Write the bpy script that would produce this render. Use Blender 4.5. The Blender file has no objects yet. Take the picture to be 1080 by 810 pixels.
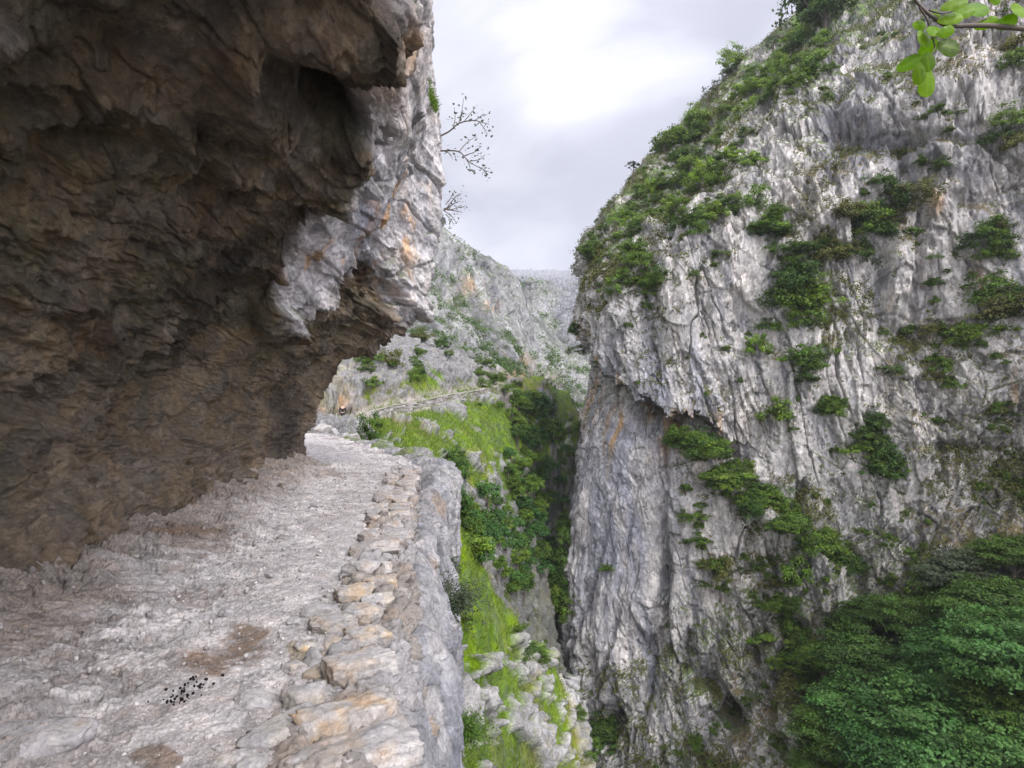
import bpy, math, random
import numpy as np

# ------------------------------------------------------------------ frame of reference
# camera at the origin of x,y at eye height, looking along +y; W() turns a bearing into a point at a depth
F, CX, HY, EYE = 640.0, 540.0, 418.0, 1.65
def W(px, py, Y):
    return ((px - CX) / F * Y, Y, EYE + (HY - py) / F * Y)
def to_px(P):
    Y = np.maximum(P[..., 1], 0.2)
    return CX + F * P[..., 0] / Y, HY - F * (P[..., 2] - EYE) / Y

rng = np.random.default_rng(11)
random.seed(11)
scn = bpy.context.scene
COL = scn.collection

# ------------------------------------------------------------------ numpy noise
def _hash(ix, iy, iz, seed):
    h = (ix.astype(np.uint32) * np.uint32(374761393) + iy.astype(np.uint32) * np.uint32(668265263)
         + iz.astype(np.uint32) * np.uint32(2147483647) + np.uint32(seed * 1274126177 & 0xffffffff))
    h = (h ^ (h >> np.uint32(13))) * np.uint32(1274126177)
    h = (h ^ (h >> np.uint32(16))) * np.uint32(2246822519)
    return h ^ (h >> np.uint32(15))
def _h01(ix, iy, iz, seed):
    return (_hash(ix, iy, iz, seed) & np.uint32(0xffffff)).astype(np.float32) / np.float32(0xffffff)
def chunked(fn):
    def run(p, *a, **k):
        p = np.asarray(p, np.float32); sh = p.shape[:-1]; q = p.reshape(-1, 3)
        outs = [fn(q[i:i + 60000], *a, **k) for i in range(0, len(q), 60000)]
        if isinstance(outs[0], tuple):
            return tuple(np.concatenate(o).reshape(sh) for o in zip(*outs))
        return np.concatenate(outs).reshape(sh)
    return run
def _vnoise(p, seed):
    i = np.floor(p); f = p - i; i = i.astype(np.int64)
    f = f * f * f * (f * (f * 6 - 15) + 10)
    x, y, z = i[:, 0], i[:, 1], i[:, 2]
    def c(a, b, d): return _h01(x + a, y + b, z + d, seed)
    fx, fy, fz = f[:, 0], f[:, 1], f[:, 2]
    a = c(0,0,0) * (1-fx) + c(1,0,0) * fx; b = c(0,1,0) * (1-fx) + c(1,1,0) * fx
    d = c(0,0,1) * (1-fx) + c(1,0,1) * fx; e = c(0,1,1) * (1-fx) + c(1,1,1) * fx
    a = a * (1-fy) + b * fy; d = d * (1-fy) + e * fy
    return (a * (1-fz) + d * fz) * 2 - 1
@chunked
def fbm(p, seed=0, octaves=5, gain=0.5, ridged=False):
    out = np.zeros(len(p), np.float32); amp = 1.0; tot = 0; q = p.copy()
    for o in range(octaves):
        n = _vnoise(q, seed + o * 17)
        if ridged: n = 1 - 2 * np.abs(n)
        out += n * amp; tot += amp; amp *= gain
        q = q * 2.03 + 13.7
    return out / tot
@chunked
def facets(p, seed=0, tilt=1.0):
    """broken rock: every cell of a random lattice is a flat tilted slab; returns its height and the width of the gap round it"""
    i = np.floor(p).astype(np.int64)
    b1 = np.full(len(p), 9e9, np.float32); b2 = b1.copy(); h = np.zeros(len(p), np.float32)
    for dx in (-1, 0, 1):
        for dy in (-1, 0, 1):
            for dz in (-1, 0, 1):
                cx, cy, cz = i[:, 0] + dx, i[:, 1] + dy, i[:, 2] + dz
                ox = p[:, 0] - (cx + 0.15 + 0.7 * _h01(cx, cy, cz, seed))
                oy = p[:, 1] - (cy + 0.15 + 0.7 * _h01(cx, cy, cz, seed + 1))
                oz = p[:, 2] - (cz + 0.15 + 0.7 * _h01(cx, cy, cz, seed + 2))
                d = ox * ox + oy * oy + oz * oz
                v = (_h01(cx, cy, cz, seed + 3) - .5) * 2 + tilt * 2 * (ox * (_h01(cx, cy, cz, seed + 4) - .5)
                    + oy * (_h01(cx, cy, cz, seed + 5) - .5) + oz * (_h01(cx, cy, cz, seed + 6) - .5))
                near = d < b1
                b2 = np.where(near, b1, np.minimum(b2, d)); h = np.where(near, v, h); b1 = np.where(near, d, b1)
    return h, np.sqrt(b2) - np.sqrt(b1)
@chunked
def trif(p, seed=0, octaves=6, gain=0.52):
    """chiselled rock: fractal of flat triangular facets (heights on a lattice, joined linearly)"""
    out = np.zeros(len(p), np.float32); amp = 1.0; tot = 0; q = p.copy()
    for o in range(octaves):
        i = np.floor(q); f = q - i; i = i.astype(np.int64); od = np.argsort(-f, axis=1); fs = np.take_along_axis(f, od, 1)
        x, y, z = i[:, 0].copy(), i[:, 1].copy(), i[:, 2].copy(); sd = seed + o * 13
        v = _h01(x, y, z, sd) * (1 - fs[:, 0])
        for k in range(3):
            a = od[:, k]; x = x + (a == 0); y = y + (a == 1); z = z + (a == 2)
            v += _h01(x, y, z, sd) * (fs[:, k] - (fs[:, k + 1] if k < 2 else 0))
        out += (v * 2 - 1) * amp; tot += amp; amp *= gain
        q = np.stack([.80 * q[:, 0] + .60 * q[:, 1], -.48 * q[:, 0] + .64 * q[:, 1] + .60 * q[:, 2], .36 * q[:, 0] - .48 * q[:, 1] + .80 * q[:, 2]], -1) * 2.07 + 7.3
    return out * 1.35 / tot
def beds(x, seed, sharp=.16):
    """bedding: a sawtooth of shelves, each rising slowly and breaking off short; every shelf its own height"""
    i = np.floor(x); f = x - i; amp = .4 + .6 * _h01(i.astype(np.int64), i.astype(np.int64) * 0, i.astype(np.int64) * 0, seed)
    return amp * np.where(f < 1 - sharp, f / (1 - sharp), (1 - f) / sharp) - .35
def rot(p, ax, deg):
    c, s = math.cos(math.radians(deg)), math.sin(math.radians(deg)); q = p.copy()
    a, b = {'x': (1, 2), 'y': (0, 2), 'z': (0, 1)}[ax]
    q[..., a] = c * p[..., a] - s * p[..., b]; q[..., b] = s * p[..., a] + c * p[..., b]
    return q
def sstep(a, b, x):
    t = np.clip((x - a) / (b - a), 0, 1); return t * t * (3 - 2 * t)
def warp(p, scale, amp, seed):
    w = np.stack([fbm(p * scale, seed + k * 31, 3) for k in range(3)], -1)
    return p + w * amp
def cubic(tk, C, t):
    """Catmull-Rom through control rows C (k,...) at parameters tk"""
    tk = np.asarray(tk, float); C = np.asarray(C, float); k = len(tk)
    m = np.empty_like(C)
    dt = np.diff(tk); sl = (C[1:] - C[:-1]) / dt.reshape((-1,) + (1,) * (C.ndim - 1))
    m[0], m[-1] = sl[0], sl[-1]
    w = (dt[1:] / (dt[:-1] + dt[1:])).reshape((-1,) + (1,) * (C.ndim - 1))
    m[1:-1] = sl[:-1] * w + sl[1:] * (1 - w)
    j = np.clip(np.searchsorted(tk, t, side='right') - 1, 0, k - 2)
    h = dt[j]; s = (t - tk[j]) / h
    e = (-1,) + (1,) * (C.ndim - 1); s = s.reshape(e); h = h.reshape(e)
    return ((2*s**3 - 3*s**2 + 1) * C[j] + (s**3 - 2*s**2 + s) * h * m[j] + (-2*s**3 + 3*s**2) * C[j+1] + (s**3 - s**2) * h * m[j+1])
def lerp1(x, pts):
    a = np.array(pts, float); return np.interp(x, a[:, 0], a[:, 1])
def grid_normals(P, toward=(0, 0, 1.65)):
    du = np.gradient(P, axis=0); dv = np.gradient(P, axis=1)
    n = np.cross(du, dv); n /= np.linalg.norm(n, axis=-1, keepdims=True) + 1e-9
    c = P.shape[0] // 2, P.shape[1] // 2
    vis = np.sign(np.sum(n * (np.array(toward) - P), -1))
    return n * (1 if vis.sum() >= 0 else -1)
def blob(px, py, cx, cy, rx, ry):
    return np.exp(-((px - cx) / rx) ** 2 - ((py - cy) / ry) ** 2)
def aniso(p, k):
    return p * np.asarray(k)
def mixc(a, b, f):
    f = np.clip(f, 0, 1)[..., None]; return a * (1 - f) + np.asarray(b) * f

# ------------------------------------------------------------------ mesh and tagging helpers
def mesh_from(name, V, faces, col=None, smooth=True):
    """faces: (n,3) or (n,4) array"""
    V = np.ascontiguousarray(V, np.float32).reshape(-1, 3); faces = np.ascontiguousarray(faces, np.int32)
    me = bpy.data.meshes.new(name); n, k = faces.shape
    me.vertices.add(len(V)); me.vertices.foreach_set('co', V.ravel())
    me.loops.add(n * k); me.loops.foreach_set('vertex_index', faces.ravel())
    me.polygons.add(n); me.polygons.foreach_set('loop_start', np.arange(0, n * k, k, dtype=np.int32))
    me.polygons.foreach_set('loop_total', np.full(n, k, np.int32))
    me.polygons.foreach_set('use_smooth', np.full(n, smooth, bool))
    me.update(calc_edges=True)
    if col is not None:
        c = np.ones((len(V), 4), np.float32); c[:, :3] = np.clip(np.asarray(col, np.float32).reshape(-1, 3), 0, 1)
        at = me.color_attributes.new('pigment', 'FLOAT_COLOR', 'POINT'); at.data.foreach_set('color', c.ravel())
    return me
def grid_faces(n, m):
    i = np.arange(n * m, dtype=np.int32).reshape(n, m)
    return np.stack([i[:-1, :-1], i[1:, :-1], i[1:, 1:], i[:-1, 1:]], -1).reshape(-1, 4)
def link(name, me, mat=None, parent=None, loc=None):
    o = bpy.data.objects.new(name, me); COL.objects.link(o)
    if mat is not None and me is not None and len(me.materials) == 0: me.materials.append(mat)
    if parent is not None: o.parent = parent
    if loc is not None: o.location = loc
    return o
def tag(o, label=None, cat=None, group=None, kind=None):
    if label: o['label'] = label
    if cat: o['category'] = cat
    if group: o['group'] = group
    if kind: o['kind'] = kind
    return o
def struct(name, P, col, mat, label, cat):
    me = mesh_from(name, P, grid_faces(*P.shape[:2]), col)
    return tag(link(name, me, mat), label, cat, kind='structure')
def copy_tree(o, parent=None):
    c = o.copy(); COL.objects.link(c)
    if parent is not None: c.parent = parent
    for ch in list(o.children): copy_tree(ch, c)
    return c

class MB:
    def __init__(self): self.v = []; self.f = []; self.n = 0
    def add(self, V, Fc):
        self.v.append(np.asarray(V, float)); self.f.append(np.asarray(Fc) + self.n); self.n += len(V)
    def tube(self, pts, rad, sides=7):
        pts = np.asarray(pts, float); k = len(pts); rad = np.broadcast_to(rad, (k,))
        T = np.gradient(pts, axis=0); T /= np.linalg.norm(T, axis=1, keepdims=True) + 1e-9
        ref = np.array([0.31, 0.17, 0.93]) if abs(T[0][2]) < .85 else np.array([1., .2, 0])
        A = np.cross(T, ref); A /= np.linalg.norm(A, axis=1, keepdims=True) + 1e-9; B = np.cross(T, A)
        th = np.linspace(0, 2 * np.pi, sides, endpoint=False)
        R = pts[:, None] + rad[:, None, None] * (A[:, None] * np.cos(th)[None, :, None] + B[:, None] * np.sin(th)[None, :, None])
        i = np.arange(k * sides).reshape(k, sides); j = np.roll(i, -1, 1)
        Fc = np.stack([i[:-1], j[:-1], j[1:], i[1:]], -1).reshape(-1, 4)
        self.add(R.reshape(-1, 3), Fc)
    def mesh(self, name, smooth=True):
        return mesh_from(name, np.concatenate(self.v), np.concatenate(self.f), None, smooth)

# ------------------------------------------------------------------ materials
def new_mat(name):
    m = bpy.data.materials.new(name); m.use_nodes = True; nt = m.node_tree
    for n in list(nt.nodes): nt.nodes.remove(n)
    out = nt.nodes.new('ShaderNodeOutputMaterial'); b = nt.nodes.new('ShaderNodeBsdfPrincipled')
    nt.links.new(b.outputs[0], out.inputs[0]); return m, nt, b, out
def rock_mat(name, scales=(1.2, 6.0), bump=0.5, dist=0.05, rough=0.9, contrast=(0.72, 1.25), stretch=(1, 1, 1), chip=6., chipc=(.72, 1.28), chipb=.6):
    m, nt, b, out = new_mat(name); N = nt.nodes.new; L = nt.links.new
    at = N('ShaderNodeAttribute'); at.attribute_name = 'pigment'
    tc = N('ShaderNodeTexCoord'); mp = N('ShaderNodeMapping'); L(tc.outputs['Object'], mp.inputs[0]); mp.inputs['Scale'].default_value = stretch
    n1 = N('ShaderNodeTexNoise'); n1.inputs['Scale'].default_value = scales[0]; n1.inputs['Detail'].default_value = 8; n1.inputs['Roughness'].default_value = .65
    n2 = N('ShaderNodeTexNoise'); n2.inputs['Scale'].default_value = scales[1]; n2.inputs['Detail'].default_value = 8; n2.inputs['Roughness'].default_value = .7
    L(mp.outputs[0], n1.inputs['Vector']); L(mp.outputs[0], n2.inputs['Vector'])
    r = N('ShaderNodeMapRange'); r.inputs['From Min'].default_value = .3; r.inputs['From Max'].default_value = .7
    r.inputs['To Min'].default_value = contrast[0]; r.inputs['To Max'].default_value = contrast[1]
    ad = N('ShaderNodeMath'); ad.operation = 'ADD'; L(n1.outputs[0], ad.inputs[0]); L(n2.outputs[0], ad.inputs[1])
    hf = N('ShaderNodeMath'); hf.operation = 'MULTIPLY'; hf.inputs[1].default_value = .5; L(ad.outputs[0], hf.inputs[0]); L(hf.outputs[0], r.inputs['Value'])
    mu = N('ShaderNodeVectorMath'); mu.operation = 'SCALE'; L(at.outputs['Color'], mu.inputs[0]); L(r.outputs[0], mu.inputs['Scale'])
    # chipped faces: irregular cells, each a slightly different stone colour and tilt
    wn = N('ShaderNodeVectorMath'); wn.operation = 'SCALE'; wn.inputs['Scale'].default_value = .9 / chip; L(n2.outputs['Color'], wn.inputs[0])
    wa = N('ShaderNodeVectorMath'); wa.operation = 'ADD'; L(mp.outputs[0], wa.inputs[0]); L(wn.outputs[0], wa.inputs[1])
    v1 = N('ShaderNodeTexVoronoi'); v1.inputs['Scale'].default_value = chip; L(wa.outputs[0], v1.inputs['Vector'])
    v2 = N('ShaderNodeTexVoronoi'); v2.inputs['Scale'].default_value = chip * 3.7; L(wa.outputs[0], v2.inputs['Vector'])
    s1 = N('ShaderNodeSeparateColor'); L(v1.outputs['Color'], s1.inputs[0]); s2 = N('ShaderNodeSeparateColor'); L(v2.outputs['Color'], s2.inputs[0])
    av = N('ShaderNodeMath'); av.operation = 'ADD'; L(s1.outputs[0], av.inputs[0]); L(s2.outputs[0], av.inputs[1])
    cm = N('ShaderNodeMapRange'); cm.inputs['From Max'].default_value = 2; cm.inputs['To Min'].default_value = chipc[0]; cm.inputs['To Max'].default_value = chipc[1]; L(av.outputs[0], cm.inputs['Value'])
    mu2 = N('ShaderNodeVectorMath'); mu2.operation = 'SCALE'; L(mu.outputs[0], mu2.inputs[0]); L(cm.outputs[0], mu2.inputs['Scale'])
    hs = N('ShaderNodeHueSaturation'); L(mu2.outputs[0], hs.inputs['Color'])
    r2 = N('ShaderNodeMapRange'); r2.inputs['From Min'].default_value = .35; r2.inputs['From Max'].default_value = .65
    r2.inputs['To Min'].default_value = .7; r2.inputs['To Max'].default_value = 1.25; L(n1.outputs[0], r2.inputs['Value']); L(r2.outputs[0], hs.inputs['Saturation'])
    L(hs.outputs[0], b.inputs['Base Color'])
    b.inputs['Roughness'].default_value = rough; b.inputs['Specular IOR Level'].default_value = .25
    bp = N('ShaderNodeBump'); bp.inputs['Strength'].default_value = bump; bp.inputs['Distance'].default_value = dist
    hh = N('ShaderNodeMath'); hh.operation = 'MULTIPLY_ADD'; L(av.outputs[0], hh.inputs[0]); hh.inputs[1].default_value = chipb; L(n2.outputs[0], hh.inputs[2])
    L(hh.outputs[0], bp.inputs['Height']); L(bp.outputs[0], b.inputs['Normal'])
    return m
def leaf_mat(name, col, vary=.35, trans=.35, hue=.03, rough=.55):
    m, nt, b, out = new_mat(name); N = nt.nodes.new; L = nt.links.new
    at = N('ShaderNodeAttribute'); at.attribute_name = 'pigment'
    oi = N('ShaderNodeObjectInfo')
    hs = N('ShaderNodeHueSaturation'); hs.inputs['Color'].default_value = (*col, 1)
    sep = N('ShaderNodeSeparateColor'); L(at.outputs['Color'], sep.inputs[0])
    v = N('ShaderNodeMath'); v.operation = 'MULTIPLY_ADD'; L(oi.outputs['Random'], v.inputs[0]); v.inputs[1].default_value = vary; v.inputs[2].default_value = 1 - vary / 2
    v2 = N('ShaderNodeMath'); v2.operation = 'MULTIPLY'; L(v.outputs[0], v2.inputs[0]); L(sep.outputs[0], v2.inputs[1]); L(v2.outputs[0], hs.inputs['Value'])
    h = N('ShaderNodeMath'); h.operation = 'MULTIPLY_ADD'; L(sep.outputs[1], h.inputs[0]); h.inputs[1].default_value = hue; h.inputs[2].default_value = .5 - hue / 2
    h2 = N('ShaderNodeMath'); h2.operation = 'MULTIPLY_ADD'; L(oi.outputs['Random'], h2.inputs[0]); h2.inputs[1].default_value = -hue * .6; L(h.outputs[0], h2.inputs[2]); L(h2.outputs[0], hs.inputs['Hue'])
    nt.nodes.remove(b)
    d = N('ShaderNodeBsdfPrincipled'); d.inputs['Roughness'].default_value = rough; d.inputs['Specular IOR Level'].default_value = .3; L(hs.outputs[0], d.inputs['Base Color'])
    t = N('ShaderNodeBsdfTranslucent'); L(hs.outputs[0], t.inputs[0])
    mx = N('ShaderNodeMixShader'); mx.inputs[0].default_value = trans; L(d.outputs[0], mx.inputs[1]); L(t.outputs[0], mx.inputs[2]); L(mx.outputs[0], out.inputs[0])
    return m
def plain_mat(name, col, rough=.8, noise=8, vary=.3):
    m, nt, b, out = new_mat(name); N = nt.nodes.new; L = nt.links.new
    tc = N('ShaderNodeTexCoord'); n = N('ShaderNodeTexNoise'); n.inputs['Scale'].default_value = noise; n.inputs['Detail'].default_value = 6
    L(tc.outputs['Object'], n.inputs['Vector'])
    cr = N('ShaderNodeMix'); cr.data_type = 'RGBA'; cr.inputs[6].default_value = (*[c * (1 - vary) for c in col], 1); cr.inputs[7].default_value = (*[min(1, c * (1 + vary)) for c in col], 1)
    L(n.outputs[0], cr.inputs[0]); L(cr.outputs[2], b.inputs['Base Color']); b.inputs['Roughness'].default_value = rough
    bp = N('ShaderNodeBump'); bp.inputs['Strength'].default_value = .4; bp.inputs['Distance'].default_value = .01; L(n.outputs[0], bp.inputs['Height']); L(bp.outputs[0], b.inputs['Normal'])
    return m

M = {}
M['overhang'] = rock_mat('overhang_rock', (2.6, 16), 1.0, .05, contrast=(.4, 1.6), chip=3.2, chipc=(.7, 1.3), chipb=1.0)
M['path'] = rock_mat('path_rock', (5, 40), 1.0, .02, contrast=(.5, 1.5), chip=9, chipc=(.8, 1.2))
M['limestone'] = rock_mat('limestone', (.5, 3.2), .8, .32, contrast=(.5, 1.5), stretch=(1.3, 1.3, .75), chip=1.1, chipc=(.55, 1.35), chipb=1.3)
M['hill'] = rock_mat('hillside_ground', (1.2, 8), .9, .15, contrast=(.5, 1.45), chip=3.5, chipc=(.72, 1.25))
M['mountain'] = rock_mat('mountain_rock', (.06, .4), .8, 1.2, contrast=(.4, 1.55), stretch=(1.3, 1.3, .6), chip=.2, chipc=(.65, 1.3))
M['rockface'] = rock_mat('rockface', (2.2, 14), 1.0, .04, contrast=(.45, 1.5), chip=4.5, chipc=(.72, 1.25), stretch=(1.2, 1.2, .7))
M['stone'] = rock_mat('stone', (6, 34), .8, .012, contrast=(.6, 1.4), chip=14, chipc=(.82, 1.15))
M['bark'] = plain_mat('bark', (.09, .07, .055))
M['leaf_dark'] = leaf_mat('leaf_dark', (.065, .14, .018))
M['leaf_mid'] = leaf_mat('leaf_mid', (.12, .225, .022))
M['leaf_bright'] = leaf_mat('leaf_bright', (.17, .31, .025))
M['leaf_grey'] = leaf_mat('leaf_grey', (.085, .115, .06))
M['leaf_olive'] = leaf_mat('leaf_olive', (.14, .15, .035))
M['leaf_forest'] = leaf_mat('leaf_forest', (.06, .165, .032))
M['grass'] = leaf_mat('grass_blade', (.15, .24, .025), vary=.1)
EXPOSURE = 0.8; SKY_BASE = .50; SKY_ZEN = 2.2; SKY_FILL = 3.0; HAZE = .00025; CLX, CLY = 0.7, 3.3
# ------------------------------------------------------------------ the overhanging cliff on the path's inner side
FOOT = [(-4,-3.5),(1,-3.5),(3,-3.6),(4.4,-3.7),(6.6,-4.02),(8.6,-4.1),(10.4,-4.2),(13.4,-4.6),(14.2,-5.5),(16,-8),(19,-13),(34,-22)]
EDGE = [(-4,.8),(0,.3),(1.5,-.2),(2.7,-.56),(4.76,-.855),(7.4,-1.28),(11.5,-1.85),(14.7,-2.3),(17,-2.9),(20,-4.4),(24,-6.75),(28.5,-9.0),(34,-13)]
def xfoot(Y): return lerp1(Y, FOOT)
def xedge(Y): return cubic([p[0] for p in EDGE], np.array([[p[1]] for p in EDGE]), np.asarray(Y, float).ravel())[:, 0].reshape(np.shape(Y))
def P2(px, py, Y): w = W(px, py, Y); return (w[0], w[2])
SEC = [  # depth, then (x, z) from under the floor, foot, inner wall, roof, lip, outer face, top
 (-4,  [(-3.5,-.6),(-3.5,0),(-3.9,.8),(-3.9,1.7),(-3.4,2.7),(-2.5,3.5),(-1.4,4.0),(-.2,4.3),(.3,5),(.6,7),(.5,11),(-1,16)]),
 (1,   [(-3.5,-.6),(-3.5,0),(-3.9,.8),(-3.9,1.7),(-3.4,2.7),(-2.5,3.4),(-1.5,3.9),(-.4,4.1),(.2,5),(.4,7),(.3,11),(-1,16)]),
 (3.1, [(-3.5,-.6),(-3.6,0),(-4.0,.8),(-3.95,1.7),(-3.5,2.6),(-2.7,3.35),(-1.7,3.8),P2(396,-90,3.1),(-.3,5.2),(0,7),(0,11),(-1,16)]),
 (4.0, [(-3.6,-.6),(-3.7,0),(-4.0,.8),(-4.0,1.7),(-3.6,2.6),(-2.9,3.35),(-1.8,3.8),P2(392,0,4.0),(-.5,5.3),(-.3,7),(-.3,11),(-1.5,16)]),
 (4.9, [(-3.7,-.6),(-3.75,0),(-4.1,.8),(-4.1,1.7),(-3.7,2.6),(-3.0,3.4),(-2.0,3.95),P2(389,75,4.9),(-.75,5.4),(-.6,7.2),(-.7,11),(-1.8,16)]),
 (5.9, [(-3.8,-.6),(-3.9,0),(-4.2,.8),(-4.2,1.6),(-3.9,2.5),(-3.2,3.3),(-2.3,3.9),P2(386,150,5.9),P2(425,50,5.9),(-.9,7.2),(-.9,11),(-2.0,16)]),
 (6.7, [(-3.9,-.6),(-4.02,.02),(-4.3,.8),(-4.3,1.6),(-4.0,2.4),(-3.4,3.1),(-2.8,3.55),P2(346,205,6.7),P2(425,80,6.7),(-1.1,7.3),(-1.1,11),(-2.2,16)]),
 (7.6, [(-3.9,-.6),(-4.05,.02),(-4.35,.8),(-4.4,1.5),(-4.2,2.2),(-3.8,2.8),(-3.25,3.2),P2(310,275,7.6),P2(395,160,7.6),(-1.3,7.2),(-1.3,11),(-2.3,16)]),
 (8.6, [(-4.0,-.6),(-4.1,0),(-4.4,.8),(-4.5,1.5),(-4.35,2.0),(-4.05,2.45),(-3.75,2.75),P2(291,328,8.6),P2(365,225,8.6),P2(435,90,8.6),(-1.4,11),(-2.4,16)]),
 (9.5, [(-4.0,-.6),(-4.15,0),(-4.5,.8),(-4.55,1.5),(-4.3,2.0),(-3.95,2.4),(-3.55,2.7),P2(330,336,9.5),P2(388,235,9.5),P2(442,100,9.5),(-1.5,11),(-2.4,16)]),
 (10.5,[(-4.1,-.6),(-4.2,0),(-4.5,.8),(-4.5,1.45),(-4.2,1.95),(-3.8,2.45),(-3.4,2.95),P2(363,292,10.5),P2(405,220,10.5),P2(440,100,10.5),(-1.6,11),(-2.4,16)]),
 (11.6,[(-4.3,-.6),(-4.35,0),(-4.5,.8),(-4.45,1.45),(-4.15,1.95),(-3.7,2.45),(-3.2,2.95),P2(399,282,11.6),P2(425,215,11.6),P2(445,110,11.6),(-1.7,11),(-2.5,16)]),
 (12.5,[(-4.5,-.6),(-4.5,0),(-4.55,.85),(-4.4,1.45),(-4.05,1.95),(-3.5,2.4),(-2.9,2.8),P2(418,338,12.5),P2(442,230,12.5),P2(452,130,12.5),(-1.75,11),(-2.6,16)]),
 (13.4,[(-4.6,-.6),P2(322,497,13.4),P2(321,455,13.4),P2(332,427,13.4),P2(352,402,13.4),P2(379,380,13.4),P2(412,358,13.4),P2(438,338,13.4),P2(461,265,13.4),P2(462,165,13.4),P2(444,10,13.4),(-3.6,16)]),
 (14.3,[(-5.6,-.6),(-5.6,0),(-5.55,.87),(-5.35,1.46),(-5.0,1.96),(-4.4,2.4),(-3.7,2.8),(-2.9,3.2),(-2.0,5.2),(-1.95,7.6),(-2.7,11),(-4.6,16)]),
 (16,  [(-8,-.6),(-8,0),(-8,.87),(-7.9,1.46),(-7.7,1.96),(-7.4,2.4),(-7,2.8),(-6.5,3.3),(-5,5.4),(-5,8),(-6,11),(-8,16)]),
 (20,  [(-14,-.6),(-14,0),(-14,.87),(-14,1.46),(-14,1.96),(-14,2.4),(-14,2.8),(-14,3.3),(-13,5.4),(-13,8),(-14,11),(-15,16)]),
]
NU, NV = 1000, 860
def build_overhang():
    Yk = np.array([s[0] for s in SEC]); C = np.array([s[1] for s in SEC])          # (sections, 12, 2)
    # even spacing along the path, denser where the wall is seen close
    yy = np.interp(np.linspace(0, 1, NU), [0, .08, .90, .96, 1], [-4, 1.6, 13.2, 14.6, 20])
    A = cubic(Yk, C, yy)                                                            # (NU,12,2)
    vk = np.arange(12.); vv = np.interp(np.linspace(0, 1, NV), [0, .02, .66, .95, 1], [0, .8, 7.15, 10, 11])
    B = cubic(vk, np.swapaxes(A, 0, 1), vv)                                         # (NV,NU,2)
    P = np.stack([B[..., 0], np.broadcast_to(yy, B.shape[:2]), B[..., 1]], -1)
    n = grid_normals(P, (-1, 6, 1.2))
    px, py = to_px(P); vg = np.broadcast_to(vv[:, None], px.shape)
    inner = 1 - sstep(6.7, 7.4, vg)                                                 # 1 on wall and roof, 0 on the outer face
    q = warp(P, .6, .14, 5)
    s = rot(rot(q, 'y', 24), 'z', 18)                                               # beds dip towards the gorge
    f1, g1 = facets(s * np.array([.55, .42, 1.0]), 3, 1.3)
    f2, g2 = facets(s * np.array([1.5, 1.1, 2.9]), 9, 1.5)
    f3, g3 = facets(rot(q, 'x', 35) * np.array([4.2, 3.2, 8.0]), 15, 1.5)
    f4, g4 = facets(rot(q, 'z', 40) * np.array([11, 8, 21.]), 22, 1.5)
    big = fbm(P * .5, 41, 3); mid = fbm(q * 2.2, 44, 5); ridg = fbm(s * np.array([1.2, .8, 2.6]), 47, 5, ridged=True)
    t1 = trif(s * np.array([.75, .5, 1.45]), 35, 7, .56); t2 = trif(rot(s, 'x', 25) * np.array([2.4, 1.5, 4.6]), 38, 5, .6)
    low = np.clip(1 - P[..., 2] / 2.2, 0, 1)                                        # towards the foot: vertical flutes
    fl = fbm(q * np.array([3.2, 3.2, .55]), 51, 4, ridged=True)
    rough = .22 + .78 * inner
    bk = sstep(-.25, .3, fbm(P * .9, 55, 3))
    bb = sstep(-.15, .25, fbm(P * .55, 57, 3)) * (1 - .8 * low)
    b1 = beds(s[..., 2] * 1.7 + .5 * trif(s * .6, 58, 3) + .25 * s[..., 0], 59); b2 = beds(s[..., 2] * 5.2 + .8 * trif(s * 1.3, 60, 3) - .5 * s[..., 1], 62)
    calm = sstep(-.12, .22, fbm(P * .42, 66, 3)); lively = 1 - .72 * calm; bk = bk * lively        # broad unbroken planes between shattered zones
    d = .10 * big + rough * (.36 * t1 + .13 * t2 * lively + .17 * bb * b1 * (1 - .4 * calm) + .022 * bb * b2 + bk * (.12 * f1 + .075 * f2 + .020 * f3 * (1 - .3 * low) + .007 * f4)) + .02 * mid + .045 * fl * low
    d -= rough * bk * (.05 * np.exp(-(g1 / .03) ** 2) + .03 * np.exp(-(g2 / .04) ** 2) + .012 * np.exp(-(g3 / .06) ** 2))
    d -= rough * .05 * np.exp(-(fbm(s * np.array([1.1, .9, 2.2]), 64, 4) / .022) ** 2)
    # outer face: smooth sheet scored by down-dip cracks, broken lower rim
    out = 1 - inner
    d += out * (.03 * fbm(q * np.array([1.2, .5, 1.2]), 61, 5, ridged=True) + .06 * t2 + .04 * f1 + .03 * f2 - .06 * np.exp(-(g1 / .03) ** 2))
    rim = np.exp(-((vg - 7.0) / .42) ** 2)
    d += rim * (.10 * f2 + .08 * f1 + .04 * f3 + .12 * t2)
    # the deep black pocket in the roof, its hanging block, the ribs beside it, the hollow where the wall ends
    d -= 1.5 * np.exp(-(np.abs((px - 358) / 33)) ** 3.5 - (np.abs((py - 114) / 29)) ** 3.5) * inner
    d += .28 * blob(px, py, 345, 38, 70, 26) * inner + .25 * blob(px, py, 362, 178, 22, 20)
    d += .22 * blob(px, py, 250, 60, 25, 45) - .2 * blob(px, py, 215, 190, 14, 60)
    d -= .30 * blob(px, py, 293, 470, 12, 60) + .2 * blob(px, py, 5, 640, 40, 18) + .25 * blob(px, py, 168, 553, 16, 10)
    d -= .16 * blob(px, py, 85, 160, 42, 14)
    d *= sstep(0, .9, vg) * .92 + .08
    P = P + n * d[..., None]
    # pigment: brown-grey damp rock, ochre and olive films, pale bruises; the outer face is grey limestone with orange runs
    c1, c2, c3 = fbm(P * .8, 71, 5), fbm(P * 2.5, 74, 5), fbm(P * 5.5, 77, 4)
    c = np.ones(P.shape) * np.array([.235, .185, .122])
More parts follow.
